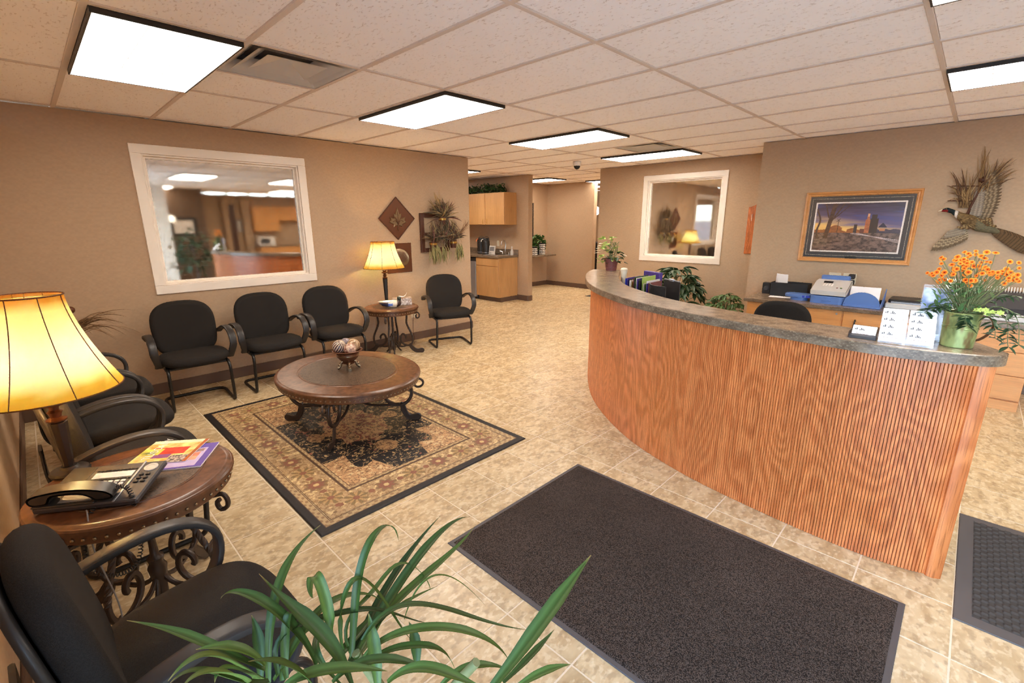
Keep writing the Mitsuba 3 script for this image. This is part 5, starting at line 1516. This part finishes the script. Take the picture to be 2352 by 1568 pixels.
# plant at the far end of the counter
t = thing('counter_plant', 'variegated potted plant in a plum pot at the far end of the counter', 'potted plant')
px_, py_ = 4.39, 2.775
put(t + '__pot', lathe([(0, 0), (.055, 0), (.07, .10), (.076, .102), (.076, .125), (.068, .125), (.06, .03), (0, .03)], 24, (px_, py_, CT + .0005)), 'plum_pot', 40)
put(t + '__soil', lathe([(0, .11), (.066, .112), (0, .122)], 20, (px_, py_, CT)), 'dark_wood', 40)
hl = mikit.ply(leafshape(.09, .062, 7, .7, .25), 'leaf_dark', smooth=True); hl2 = mikit.ply(leafshape(.085, .05, 7, .7, .25), 'leaf_light', smooth=True); hl3 = mikit.ply(leafshape(.10, .03, 7, .8, .35), 'cream', smooth=True)
for i in range(70):
    hi = rf.random() < .5
    a = rf.uniform(0, 2 * PI); r = rf.uniform(.01, .10)
    z = rf.uniform(.20, .36) if hi and r < .07 else rf.uniform(.06, .22)
    off = .03 if hi else -.03
    m_ = M((px_ + r * math.cos(a) - off * .6, py_ + r * math.sin(a) + off, CT + z), rz=a + rf.gauss(0, .5)) @ M(ry=rf.uniform(-.7, .6), s=rf.uniform(.5, 1.0))
    again(t + '__leaf', hl2 if hi else (hl if rf.random() < .85 else hl3), m_)
for i in range(5):
    again(t + '__leaf', hl3, M((px_ - .05 + .01 * i, py_ + .10, CT + .18 + .025 * i), rz=2.2 + .2 * i) @ M(ry=-.2, s=.8))
put(t + '__stems', cat([tube([(px_, py_, CT + .11), (px_ + rf.gauss(0, .03), py_ + rf.gauss(0, .03), CT + .2), (px_ + rf.gauss(0, .05), py_ + rf.gauss(0, .05), CT + .30)], .003, 5, 8) for i in range(12)]), 'stem', 60, kind='stuff')
put('small_bouquet_vase', cat(lathe([(0, 0), (.025, 0), (.03, .05), (.02, .09), (.025, .10), (0, .10)], 16, (4.20, 2.50, CT - .303 - .0)), lathe([(0, .1), (.02, .1), (.03, .30), (.036, .345), (.026, .36), (0, .35)], 12, (4.20, 2.50, CT - .303 - .0))), 'cream', 40, 'small pale vase peeping over the counter beside the plum pot', 'vase')
# file rack, binder and sorter standing on the lower desk behind the counter
t = thing('file_rack', 'rack of colourful folders behind the far bend of the counter', 'file rack')
put(t + '__frame', cat(cbox(3.76, 4.06, 1.98, 1.986, .736, .92, .002), cbox(3.76, 4.06, 1.98, 2.25, .736, .742, .002), cbox(3.76, 4.06, 2.244, 2.25, .736, .98, .002)), 'black_plastic', False)
fcol = ['plum_pot', 'purple', 'light_grey', 'leaf_mid', 'cream', 'leaf_light', 'black', 'purple', 'light_grey', 'leaf_dark', 'plum_pot', 'brass', 'white', 'black', 'purple', 'blue_deep']
ORD = 'first second third fourth fifth sixth seventh eighth ninth tenth eleventh twelfth thirteenth fourteenth fifteenth sixteenth'.split()
for i in range(16):
    put('file_folder', mv(cbox(-.12, .12, -.0035, .0035, 0, rf.uniform(.26, .33), .001), (3.92 + rf.uniform(-.02, .02), 1.997 + .0155 * i, .744), rx=-.02, rz=0), fcol[i], False, f'{fcol[i].replace("_", " ").replace("leaf", "green").replace("plum pot", "maroon")} folder, {ORD[i]} from the near end of the file rack', 'folder', 'colourful folders in the file rack')
put('purple_binder', mv(cbox(-.02, .02, -.12, .12, 0, .35, .004), (4.16, 2.16, .736), rz=math.radians(-25)), 'purple', False, 'large purple binder standing behind the colourful folders', 'binder')
t = thing('file_sorter', 'black curved-front sorter with white wire clipboard behind the counter', 'file sorter')
ms = M((3.72, 1.80, .736), rz=math.radians(60))
cf = np.vstack([np.c_[np.linspace(-.12, .12, 16), -.05 - .04 * np.cos(np.linspace(-PI / 2, PI / 2, 16))], np.c_[np.linspace(.12, -.12, 16), -.046 - .04 * np.cos(np.linspace(PI / 2, -PI / 2, 16)) + .004]])
put(t + '__front', prism(cf, 0, .30), 'black_plastic', 35, to=ms @ M((0, .04, 0), rz=PI))
put(t + '__clipboard', mv(cbox(-.115, .115, -.004, .004, 0, .33, .001), (0, -.06, 0)), 'black_plastic', False, to=ms @ M(rz=PI) @ M((0, .11, 0)))
put(t + '__clip', mv(cat(tube([(-.11, 0, .335), (.11, 0, .335)], .004, 6), cbox(-.03, .03, -.012, .012, .325, .345, .003)), (0, -.04, 0)), 'steel', False, to=ms @ M(rz=PI) @ M((0, .09, 0)))

# floor plants between counter and far wall
def floor_plant(key, label, x, y, h, leaf, n, spread, size, palm):
    t = thing(key, label, 'potted plant')
    put(t + '__pot', lathe([(0, 0), (.11, 0), (.14, .24), (.15, .25), (.15, .27), (.135, .27), (.12, .1), (0, .1)], 24, (x, y, 0)), 'plum_pot', 40)
    put(t + '__soil', lathe([(0, .235), (.133, .24), (0, .255)], 20, (x, y, 0)), 'dark_wood', 40)
    st = []
    for i in range(n):
        a = i * 2.4 + rf.uniform(-.3, .3); r = spread * math.sqrt((i + .5) / n); z = .27 + (h - .27) * (1 - .7 * (r / spread) ** 2) * rf.uniform(.75, 1.0)
        p = np.array([x + r * math.cos(a), y + r * math.sin(a), z])
        st.append(tube([(x, y, .25), ((x + p[0]) / 2 - .02 * math.cos(a), (y + p[1]) / 2, .25 + (z - .25) * .7), p], .004, 5, 8))
        for j in range(palm):
            m_ = M(p, rz=a + (j - (palm - 1) / 2) * (1.9 / max(palm - 1, 1) if palm > 1 else 0)) @ M(ry=rf.uniform(-.15, .65), s=size * rf.uniform(.75, 1.15))
            again(t + '__leaf', leaf, m_)
    put(t + '__stems', cat(st), 'stem', 60, kind='stuff')
big = mikit.ply(leafshape(.22, .085, 9, .85, .35, .3), 'leaf_ivy', smooth=True)
med_ = mikit.ply(leafshape(.12, .045, 7, .85, .3, .3), 'leaf_mid', smooth=True)
floor_plant('umbrella_plant', 'leafy dark green umbrella plant behind the counter below the far window', 6.45, 2.97, 1.02, big, 34, .30, .85, 5)
floor_plant('fern_plant', 'smaller bright green ferny plant left of the back desk', 6.55, 2.30, .62, med_, 44, .24, .9, 4)


# ------------------------------------------------------------------ kitchenette beyond the left wall
KX = 6.899
t = thing('wall_cabinet', 'light wood wall cabinet with two doors above the kitchenette sink', 'cabinet')
put(t + '__carcass', cbox(6.565, KX, 6.58, 8.30, 1.497, 2.103, .002), 'maple', False)
for y0, y1, hy in ((6.583, 7.115, 7.06), (7.125, 7.70, 7.18), (7.706, 8.297, 8.24)):
    d = put(t + '__door', cbox(6.547, 6.565, y0, y1, 1.50, 2.10, .002), 'maple', False)
    put(d + '__handle', tube([(6.547, hy, 1.60), (6.528, hy, 1.60), (6.528, hy, 1.53), (6.547, hy, 1.53)], .004, 6, 16), 'brass', 60)
t = thing('sink_cabinet', 'light wood base cabinet with one drawer and door under the sink', 'cabinet')
put(t + '__carcass', cbox(6.37, KX, 6.56, 7.215, .09, .862, .002), 'maple', False)
put(t + '__toe_kick', box(6.42, KX, 6.56, 7.215, 0, .09), 'base_brown', False)
put(t + '__drawer', cbox(6.352, 6.37, 6.566, 7.209, .708, .852, .002), 'maple', False)
d = put(t + '__door', cbox(6.352, 6.37, 6.566, 7.209, .095, .698, .002), 'maple', False)
put(d + '__handle', tube([(6.352, 7.16, .67), (6.333, 7.16, .67), (6.333, 7.16, .60), (6.352, 7.16, .60)], .004, 6, 16), 'brass', 60)
t = thing('mini_fridge', 'small grey refrigerator beside the sink cabinet, half hidden by the left wall', 'refrigerator')
put(t + '__body', cbox(6.40, KX, 7.225, 7.75, .03, .85, .006), 'black_plastic', False)
put(t + '__door', cbox(6.355, 6.40, 7.228, 7.747, .05, .775, .006), 'steel', False)
put(t + '__control_panel', cbox(6.357, 6.40, 7.228, 7.747, .78, .85, .004), 'black_plastic', False)
put(t + '__emblem', cbox(6.353, 6.3555, 7.46, 7.50, .70, .71, .0005), 'dark_grey', False)
for y in (7.27, 7.70):
    put(t + '__foot', lathe([(0, 0), (.02, 0), (.018, .03), (0, .03)], 12, (6.44, y, 0)), 'black_plastic')
t = thing('kitchenette_worktop', 'grey stone-look worktop with backsplash and sink', 'countertop')
put(t + '__slab', cbox(6.335, KX, 6.535, 8.40, .863, .905, .004), 'laminate', False)
put(t + '__backsplash', cbox(6.875, KX, 6.535, 8.40, .906, 1.01, .003), 'laminate', False)
put(t + '__sink_rim', sweep(np.c_[rrect(.38, .42, .06, 5, 6.58, 6.86), np.full(20, .907)], circ(.008, 6), closed=True), 'chrome', 60)
t = thing('faucet', 'chrome gooseneck faucet with two lever handles at the kitchenette sink', 'faucet')
put(t + '__spout', tube([(6.80, 6.80, .906), (6.80, 6.80, 1.10), (6.785, 6.80, 1.17), (6.74, 6.80, 1.195), (6.695, 6.80, 1.17), (6.68, 6.80, 1.10)], .010, 10, 30), 'chrome', 60)
for s in (-1, 1):
    put(t + '__handle', cat(lathe([(0, .906), (.02, .906), (.016, .95), (.012, .965), (0, .965)], 14, (6.80, 6.80 + s * .09, 0)), tube([(6.80, 6.80 + s * .09, .96), (6.78, 6.80 + s * .14, .975)], .007, 6)), 'chrome', 50)
put(t + '__base_plate', cbox(6.775, 6.825, 6.68, 6.92, .906, .916, .004), 'chrome', False)
put('soap_bottle', lathe([(0, 0), (.03, 0), (.033, .06), (.02, .11), (.010, .125), (.010, .14), (.018, .145), (.012, .17), (0, .175)], 20, (6.78, 6.60, .906)), 'light_grey', 40, 'grey pump soap bottle right of the kitchenette faucet', 'soap bottle')
for lab, x, y, c in (('front black airpot coffee dispenser left of the clock', 6.62, 7.19, None), ('rear black airpot with orange top beside the front airpot', 6.70, 7.43, 1)):
    t = thing('airpot', lab, 'airpot')
    put(t + '__body', lathe([(0, 0), (.075, 0), (.078, .02), (.078, .26), (.07, .275), (0, .275)], 28, (x, y, .906)), 'black_plastic', 40)
    put(t + '__lid', lathe([(0, .275), (.068, .275), (.072, .30), (.06, .325), (0, .33)], 28, (x, y, .906)), 'black', 40)
    put(t + '__band', lathe([(.0785, .03), (.0795, .03), (.0795, .04), (.0785, .04)], 28, (x, y, .906)), 'steel', 40)
    put(t + '__spout', tube([(x - .05, y, 1.205), (x - .10, y + .01, 1.20), (x - .115, y + .015, 1.16)], .009, 8, 12), 'light_grey' if not c else 'orange_plastic', 60)
    put(t + '__carry_handle', tube([(x, y - .07, 1.18), (x + .02, y - .055, 1.245), (x + .02, y + .055, 1.245), (x, y + .07, 1.18)], .006, 6, 16), 'dark_grey', 60)
t = thing('digital_clock', 'silver desk clock with grey digital screen beside the faucet', 'clock')
mk = M((6.60, 7.00, .906), rz=0) @ M(ry=.18)
put(t + '__case', mv(cbox(-.012, .012, -.085, .085, 0, .18, .004)), 'light_grey', False, to=mk)
put(t + '__screen', cbox(-.0135, -.0125, -.065, .065, .075, .155, .0003), 'grey', False, to=mk)
put(t + '__digits', mv(meshkit.text_mesh('10:35', .042, .0008), (0, .052, .092), 0).copy(), 'black', False, to=mk @ np.array([[0, 0, -1, -.0136], [-1, 0, 0, .062], [0, 1, 0, 0], [0, 0, 0, 1.0]]) @ M((-.0, -.052, 0)))
put('wall_outlet', cbox(6.893, 6.8995, 7.08, 7.15, 1.06, 1.175, .002), 'beige', False, 'beige wall outlet behind the airpots', 'outlet')
t = thing('cabinet_ivy', 'row of dark green ivy lying on top of the wall cabinet', 'ivy')
iv = leafshape(.06, .05, 6, .7, .3); lv, cs = [], []
ri = random.Random(3)
for i in range(520):
    y = ri.uniform(6.74, 7.95); hh = .05 + .07 * abs(math.sin(y * 9)) + .03 * math.sin(y * 23)
    m_ = mv(iv, (6.62 + ri.uniform(-.05, .2), y, 2.135 + ri.uniform(.0, 1) * max(hh, .03)), rz=ri.uniform(0, 6.3), ry=ri.uniform(-1.2, 1.0), s=ri.uniform(.6, 1.1))
    lv.append(m_); cs.append(np.tile(C(38 + ri.randint(0, 22), 56 + ri.randint(0, 28), 40), (len(m_.vertices), 1)))
put(t + '__foliage', cat(lv), 'leafvc', False, color=np.vstack(cs), kind='stuff')
put(t + '__vine', tube([(6.66, 6.76, 2.108), (6.70, 7.1, 2.125), (6.68, 7.5, 2.115), (6.7, 7.92, 2.108)], .004, 6, 30), 'stem', 60)

# ------------------------------------------------------------------ alcove shelf
t = thing('alcove_shelf', 'grey stone-look shelf on a white bracket in the far alcove', 'shelf')
put(t + '__board', cbox(7.30, 9.02, 7.28, 7.679, .745, .785, .004), 'laminate', False)
put(t + '__bracket', cat(tube([(8.05, 7.66, .52), (8.05, 7.36, .742)], .010, 6), cbox(8.035, 8.065, 7.34, 7.679, .732, .744, .002), cbox(8.035, 8.065, 7.667, 7.679, .48, .744, .002)), 'white', 60)
for i, (x, h_, n_) in enumerate(((8.34, .20, 'shorter black and white checked vase before the round ivy'), (8.62, .27, 'taller black and white checked vase before the round ivy'))):
    t = put('checked_vase', cbox(x - .055, x + .055, 7.33, 7.44, .786, .786 + h_, .003), 'black', False, n_, 'vase')
    dots = []
    nr = int(h_ / .042)
    for a in range(3):
        for b in range(nr):
            zz, yy = .786 + .022 + b * .042, 0
            dots.append(cbox(x - .053 + a * .036, x - .053 + a * .036 + .026, 7.327, 7.3305, zz - .012, zz + .014, .0008))
            dots.append(cbox(x - .0575, x - .0548, 7.335 + a * .036, 7.335 + a * .036 + .026, zz - .012, zz + .014, .0008))
    put(t + '__white_square', cat(dots), 'white', False, kind='stuff')
t = thing('round_ivy', 'round ball of green ivy on the alcove shelf behind the checked vases', 'ivy')
put(t + '__pot', lathe([(0, 0), (.07, 0), (.09, .12), (0, .12)], 20, (8.62, 7.55, .786)), 'dark_grey', 40)
lv, cs = [], []
for i in range(420):
    a, b = ri.uniform(0, 2 * PI), math.acos(ri.uniform(-.75, 1)); r = .24 * ri.uniform(.65, 1)
    m_ = mv(iv, (8.60 + r * 1.15 * math.sin(b) * math.cos(a), min(7.60, 7.52 + .5 * r * math.sin(b) * math.sin(a)), 1.01 + r * math.cos(b)), rz=ri.uniform(0, 6.3), ry=ri.uniform(-1.2, 1), s=ri.uniform(.8, 1.4))
    lv.append(m_); cs.append(np.tile(C(50 + ri.randint(0, 40), 76 + ri.randint(0, 36), 46), (len(m_.vertices), 1)))
put(t + '__foliage', cat(lv), 'leafvc', False, color=np.vstack(cs), kind='stuff')
t = thing('alcove_mirror', 'black framed mirror on the alcove wall above the shelf', 'mirror')
for b in ((7.75, 8.60, 1.90, 1.98), (7.75, 8.60, 1.07, 1.15), (7.75, 7.83, 1.15, 1.90), (8.50, 8.60, 1.15, 1.90)):
    put(t + '__frame', cbox(b[0], b[1], 7.645, 7.679, b[2], b[3], .004), 'black', False)
put(t + '__glass', cbox(7.83, 8.50, 7.665, 7.672, 1.15, 1.90, .001), 'chrome', False)

# far hall and ceiling
def globe_sconce(label, base, ctr, r, e=6.0):
    t = thing('globe_sconce', label, 'wall lamp')
    g = put(t + '__globe', sphere(r, ctr, 3), 'white', True)
    scene[g]['emitter'] = {'type': 'area', 'radiance': rgb((e, e * .88, e * .7))}
    base, ctr = np.array(base, float), np.array(ctr, float)
    d = base - ctr; d /= np.linalg.norm(d)
    put(t + '__arm', tube([ctr + d * r, base], .012, 8), 'brass', 60)
    put(t + '__plate', tube([base, base - d * .012], .05, 16), 'brass', 30)
globe_sconce('white globe wall lamp peeping past the alcove wall end', (9.271, 6.50, 1.79), (9.45, 6.46, 1.79), .10, 3.0)
t = thing('hall_bin', 'tall black bin in the far hall, mostly hidden by the alcove wall', 'bin')
put(t + '__body', cbox(9.98, 10.28, 6.735, 7.05, 0, .98, .01), 'black', False)
put(t + '__lid', cbox(9.97, 10.29, 6.725, 7.06, .98, 1.05, .015), 'black_plastic', False)
t = thing('dome_camera', 'white and dark dome security camera hanging from the ceiling near the far hall', 'security camera')
put(t + '__housing', lathe([(0, H - .0005), (.06, H - .0005), (.064, H - .03), (.055, H - .06), (0, H - .06)], 28, (6.0, 4.47, 0)), 'white', 40)
put(t + '__dome', sphere(.047, (6.0, 4.47, H - .062), 3), 'black', True)

# ------------------------------------------------------------------ foreground dracaena
t = thing('spiky_plant', 'spiky green dracaena with long arching leaves at the bottom of the picture', 'potted plant')
px_, py_ = .36, .70
put(t + '__pot', lathe([(0, 0), (.12, 0), (.15, .28), (.16, .285), (.16, .31), (.145, .31), (.13, .1), (0, .1)], 32, (px_, py_, 0)), 'plum_pot', 40)
put(t + '__soil', lathe([(0, .28), (.143, .285), (0, .30)], 24, (px_, py_, 0)), 'dark_wood', 40)
for dx, dy, tx, ty in ((-.05, .02, .19, .78), (.02, 0, .315, .75), (.03, -.03, .47, .56)):
    put(t + '__cane', tube([(px_ + dx, py_ + dy, .28), (px_ + dx * 1.2, py_ + dy, .45), (tx, ty, .72)], .018, 8, 14, scale=np.linspace(1, .5, 14)), 'stem', 60)
LEAVES = [[26,165,783,747,210,834,868,264,881,903,341,919,917],[26,309,759,695,344,788,807,393,810,894,441,830,904,488,850,830],[26,306,761,697,396,816,725,503,857,765,629,878,813],[34,302,741,716,418,797,739,568,823,806,703,846,788],[30,309,738,717,433,797,724,590,824,731,724,855,743],[48,493,551,633,619,538,696,724,534,744,821,536,774],[26,323,732,757,395,730,784,474,717,745,567,686,669,683,617,596],[32,319,733,707,371,720,735,472,671,721,555,617,663,597,590,582],[42,282,706,700,259,750,803,235,793,845,191,839,932],[34,159,764,773,112,752,864,70,737,919,30,719,923],[30,160,763,806,130,776,856,101,787,876,75,797,883],[26,159,764,797,96,801,871,59,831,905,5,860,948],[32,242,763,738,204,808,856,159,852,904,135,890,882],[30,276,751,719,282,781,839,280,813,886,279,845,849,291,873,787],[26,173,781,747,238,795,796,288,810,810,361,814,789,422,817,711],[24,181,779,756,209,793,820,279,792,803,361,781,771,426,770,718,498,749,657],[20,304,783,712,323,786,833,348,787,852,397,774,774,450,756,641],[34,325,687,677,342,723,739,355,761,780],[26,326,731,693,367,717,708,421,692,698,460,673,673,490,657,603],[26,425,630,632,473,612,655,519,591,647,567,564,614],[22,543,560,604,632,554,616,708,555,624],[26,545,530,611,612,500,626,668,475,618],[36,170,720,782,203,712,788,268,690,768,334,660,731],[30,154,724,811,103,719,864,59,711,923,31,699,936],[28,143,746,797,118,731,859,91,714,895,79,696,897],[30,413,685,657,428,711,691,435,742,714],[26,154,785,760,169,823,809,173,863,836],[24,186,778,738,228,819,766,298,849,744,354,881,721],[20,302,762,698,371,820,643,459,866,665,559,901,709],[16,321,776,677,336,799,763,377,810,770,414,821,777,466,824,794,524,820,737,554,833,661],[16,348,764,735,447,804,703,571,821,669],[10,447,781,684,518,776,755,586,769,711,666,746,589],[34,323,643,726,372,609,748,416,571,726,458,530,694],[30,122,710,847,100,693,897,65,677,941,40,659,955],[30,216,708,756,193,707,814,161,709,858,127,709,886],[30,252,717,726,310,694,746,372,663,720,413,638,684],[18,275,730,685,252,780,756,275,815,754,323,840,760],[22,193,776,738,203,787,809,218,797,849,232,807,772],[28,250,760,712,308,781,711,366,800,718,414,821,714]]
for i, q in enumerate(LEAVES):
    p = spl(np.array(q[1:], float).reshape(-1, 3) / 1000, 26)
    s = np.linspace(0, 1, 26)
    w = .74 * q[0] / 1000 * np.clip(np.minimum(.45 + 1.6 * s, (1 - s) * 2.4 + .04), 0, 1)
    tt = np.gradient(p, axis=0); tt /= np.linalg.norm(tt, axis=1, keepdims=True)
    view = p - np.array(EYE); view /= np.linalg.norm(view, axis=1, keepdims=True)
    sd = np.cross(tt, [0, 0, 1.0]); nn = np.linalg.norm(sd, axis=1, keepdims=True)
    alt = np.array([math.cos(i * 1.7), math.sin(i * 1.7), 0])
    sd = sd / np.maximum(nn, .05) * np.clip(nn * 2, 0, 1) + alt * np.clip(1 - nn * 2, 0, 1)
    sd -= tt * np.sum(sd * tt, 1, keepdims=True); sd /= np.linalg.norm(sd, axis=1, keepdims=True)
    up_ = np.cross(sd, tt)
    rows = []
    for c_, z_ in ((-1, .16), (-.5, .04), (0, -.06), (.5, .04), (1, .16)):
        rows.append(p + sd * (c_ * w / 2)[:, None] + up_ * (z_ * w)[:, None])
    v = np.stack(rows, 1).reshape(-1, 3)
    f = []
    for a in range(25):
        for b in range(4):
            o = a * 5 + b
            f += [[o, o + 1, o + 6], [o, o + 6, o + 5]]
    g_ = ri.uniform(0, .8)
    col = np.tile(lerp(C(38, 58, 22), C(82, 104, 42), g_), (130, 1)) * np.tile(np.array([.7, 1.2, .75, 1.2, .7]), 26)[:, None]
    tip = np.repeat(np.clip((s - .93) / .07, 0, 1), 5)
    col = lerp(col, C(150, 120, 70), tip * .8)
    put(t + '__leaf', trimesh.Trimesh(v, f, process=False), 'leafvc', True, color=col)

# ------------------------------------------------------------------ what the window glass reflects: the room to the right of the camera
t = thing('reflected_print', 'black framed drawing on the brown pier, seen in the window glass', 'picture')
BK = np.array([[-1, 0, 0, 2.985], [0, 0, 1, -4.199], [0, 1, 0, 1.465], [0, 0, 0, 1.0]])
for b in ((-.29, .29, .165, .23), (-.29, .29, -.23, -.165), (-.29, -.22, -.165, .165), (.22, .29, -.165, .165)):
    put(t + '__frame', cbox(b[0], b[1], b[2], b[3], .0, .025, .003), 'black', False, to=BK)
put(t + '__paper', cbox(-.22, .22, -.165, .165, .001, .008, .0005), 'paper', False, to=BK)
put(t + '__sketch', cat(*[tube([(x * .22, y * .165, .0085) for x, y in q_], .003, 4) for q_ in ([(-.9, .1), (-.5, .3), (-.1, 0), (.3, .5), (.8, 0)], [(-.9, -.3), (.9, -.2)], [(-.9, -.5), (.9, -.45)], [(0, 0), (.3, .3), (.6, 0)], [(-.8, .5), (-.6, .6)])]), 'dark_grey', False, to=BK)
globe_sconce('white globe wall lamp on the pale wall edge, reflected in the window glass', (2.54, -3.75, 1.66), (2.66, -3.75, 1.66), .085, 1.2)
t = thing('ficus_tree', 'bushy green potted plant reflected in the left part of the window glass', 'potted plant')
put(t + '__pot', lathe([(0, 0), (.14, 0), (.18, .3), (.19, .31), (.17, .31), (.15, .1), (0, .1)], 24, (2.55, -1.6, 0)), 'dark_grey', 40)
put(t + '__trunk', tube([(2.55, -1.6, .1), (2.58, -1.58, .6), (2.55, -1.6, 1.1)], .02, 8, 12), 'dark_wood', 60)
fl = mikit.ply(leafshape(.13, .085, 7, .7, .25), 'leaf_ivy', smooth=True)
for i in range(190):
    a, b = ri.uniform(0, 2 * PI), math.acos(ri.uniform(-1, 1)); r = ri.uniform(.55, 1)
    m_ = M((2.55 + .42 * r * math.sin(b) * math.cos(a), -1.6 + .34 * r * math.sin(b) * math.sin(a), .92 + .52 * r * math.cos(b)), rz=ri.uniform(0, 6.3)) @ M(ry=ri.uniform(-.6, 1.0), s=ri.uniform(.7, 1.3))
    again(t + '__leaf', fl, m_)
for key, x0, x1, m_, lab in (('wall_column', 4.43, 4.58, 'paint_tan', None), ('wall_column', 4.97, 5.20, 'paint_tan', None)):
    struct(key, box(x0, x1, -6.199, -6.05, 0, H), m_)
struct('door_1', cbox(4.60, 4.78, -6.199, -6.15, 0, 2.1, .004), 'dark_wood')
t = thing('narrow_print', 'narrow framed print between the rear columns, reflected in the window glass', 'picture')
put(t + '__frame', cbox(4.79, 4.95, -6.199, -6.18, 1.25, 1.66, .004), 'dark_wood', False)
put(t + '__print', cbox(4.81, 4.93, -6.182, -6.178, 1.28, 1.63, .0005), 'light_grey', False)
for lab, x0, x1, z0, n_ in (('oak wall cabinet with two doors reflected in the window glass', 5.21, 6.0, 1.29, 2), ('shorter oak wall cabinet beside the taller one, reflected in the window glass', 6.01, 7.2, 1.62, 3)):
    t = thing('oak_wall_cabinet', lab, 'cabinet')
    put(t + '__carcass', cbox(x0, x1, -6.199, -5.90, z0, 2.06, .002), 'desk_oak', False)
    for i in range(n_):
        a, b = x0 + (x1 - x0) * i / n_ + .004, x0 + (x1 - x0) * (i + 1) / n_ - .004
        d = put(t + '__door', cbox(a, b, -5.90, -5.88, z0 + .004, 2.056, .003), 'desk_oak', False)
        put(d + '__panel', cbox(a + .05, b - .05, -5.88, -5.874, z0 + .06, 2.0, .003), 'desk_oak', False)
        put(d + '__knob', sphere(.012, ((b - .03) if i % 2 == 0 else (a + .03), -5.866, z0 + .05), 2), 'brass', True)
t = thing('oak_base_cabinet', 'oak base cabinets under the reflected microwave', 'cabinet')
put(t + '__carcass', cbox(4.99 + .23, 7.2, -6.199, -5.60, .09, .80, .002), 'desk_oak', False)
for i in range(4):
    put(t + '__door', cbox(5.23 + .49 * i, 5.71 + .49 * i, -5.60, -5.58, .1, .79, .003), 'desk_oak', False)
put('rear_worktop', cbox(4.99 + .22, 7.25, -6.199, -5.56, .80, .845, .004), 'laminate', False, label='dark stone-look worktop under the reflected oak wall cabinets', cat='countertop')
t = thing('microwave', 'white microwave on the rear worktop, reflected in the window glass', 'microwave')
put(t + '__body', cbox(5.24, 5.74, -6.12, -5.74, .846, 1.12, .006), 'white', False)
put(t + '__window', cbox(5.29, 5.58, -5.741, -5.736, .89, 1.07, .002), 'dark_grey', False)
put(t + '__keypad', cbox(5.63, 5.71, -5.741, -5.737, .89, 1.08, .001), 'light_grey', False)
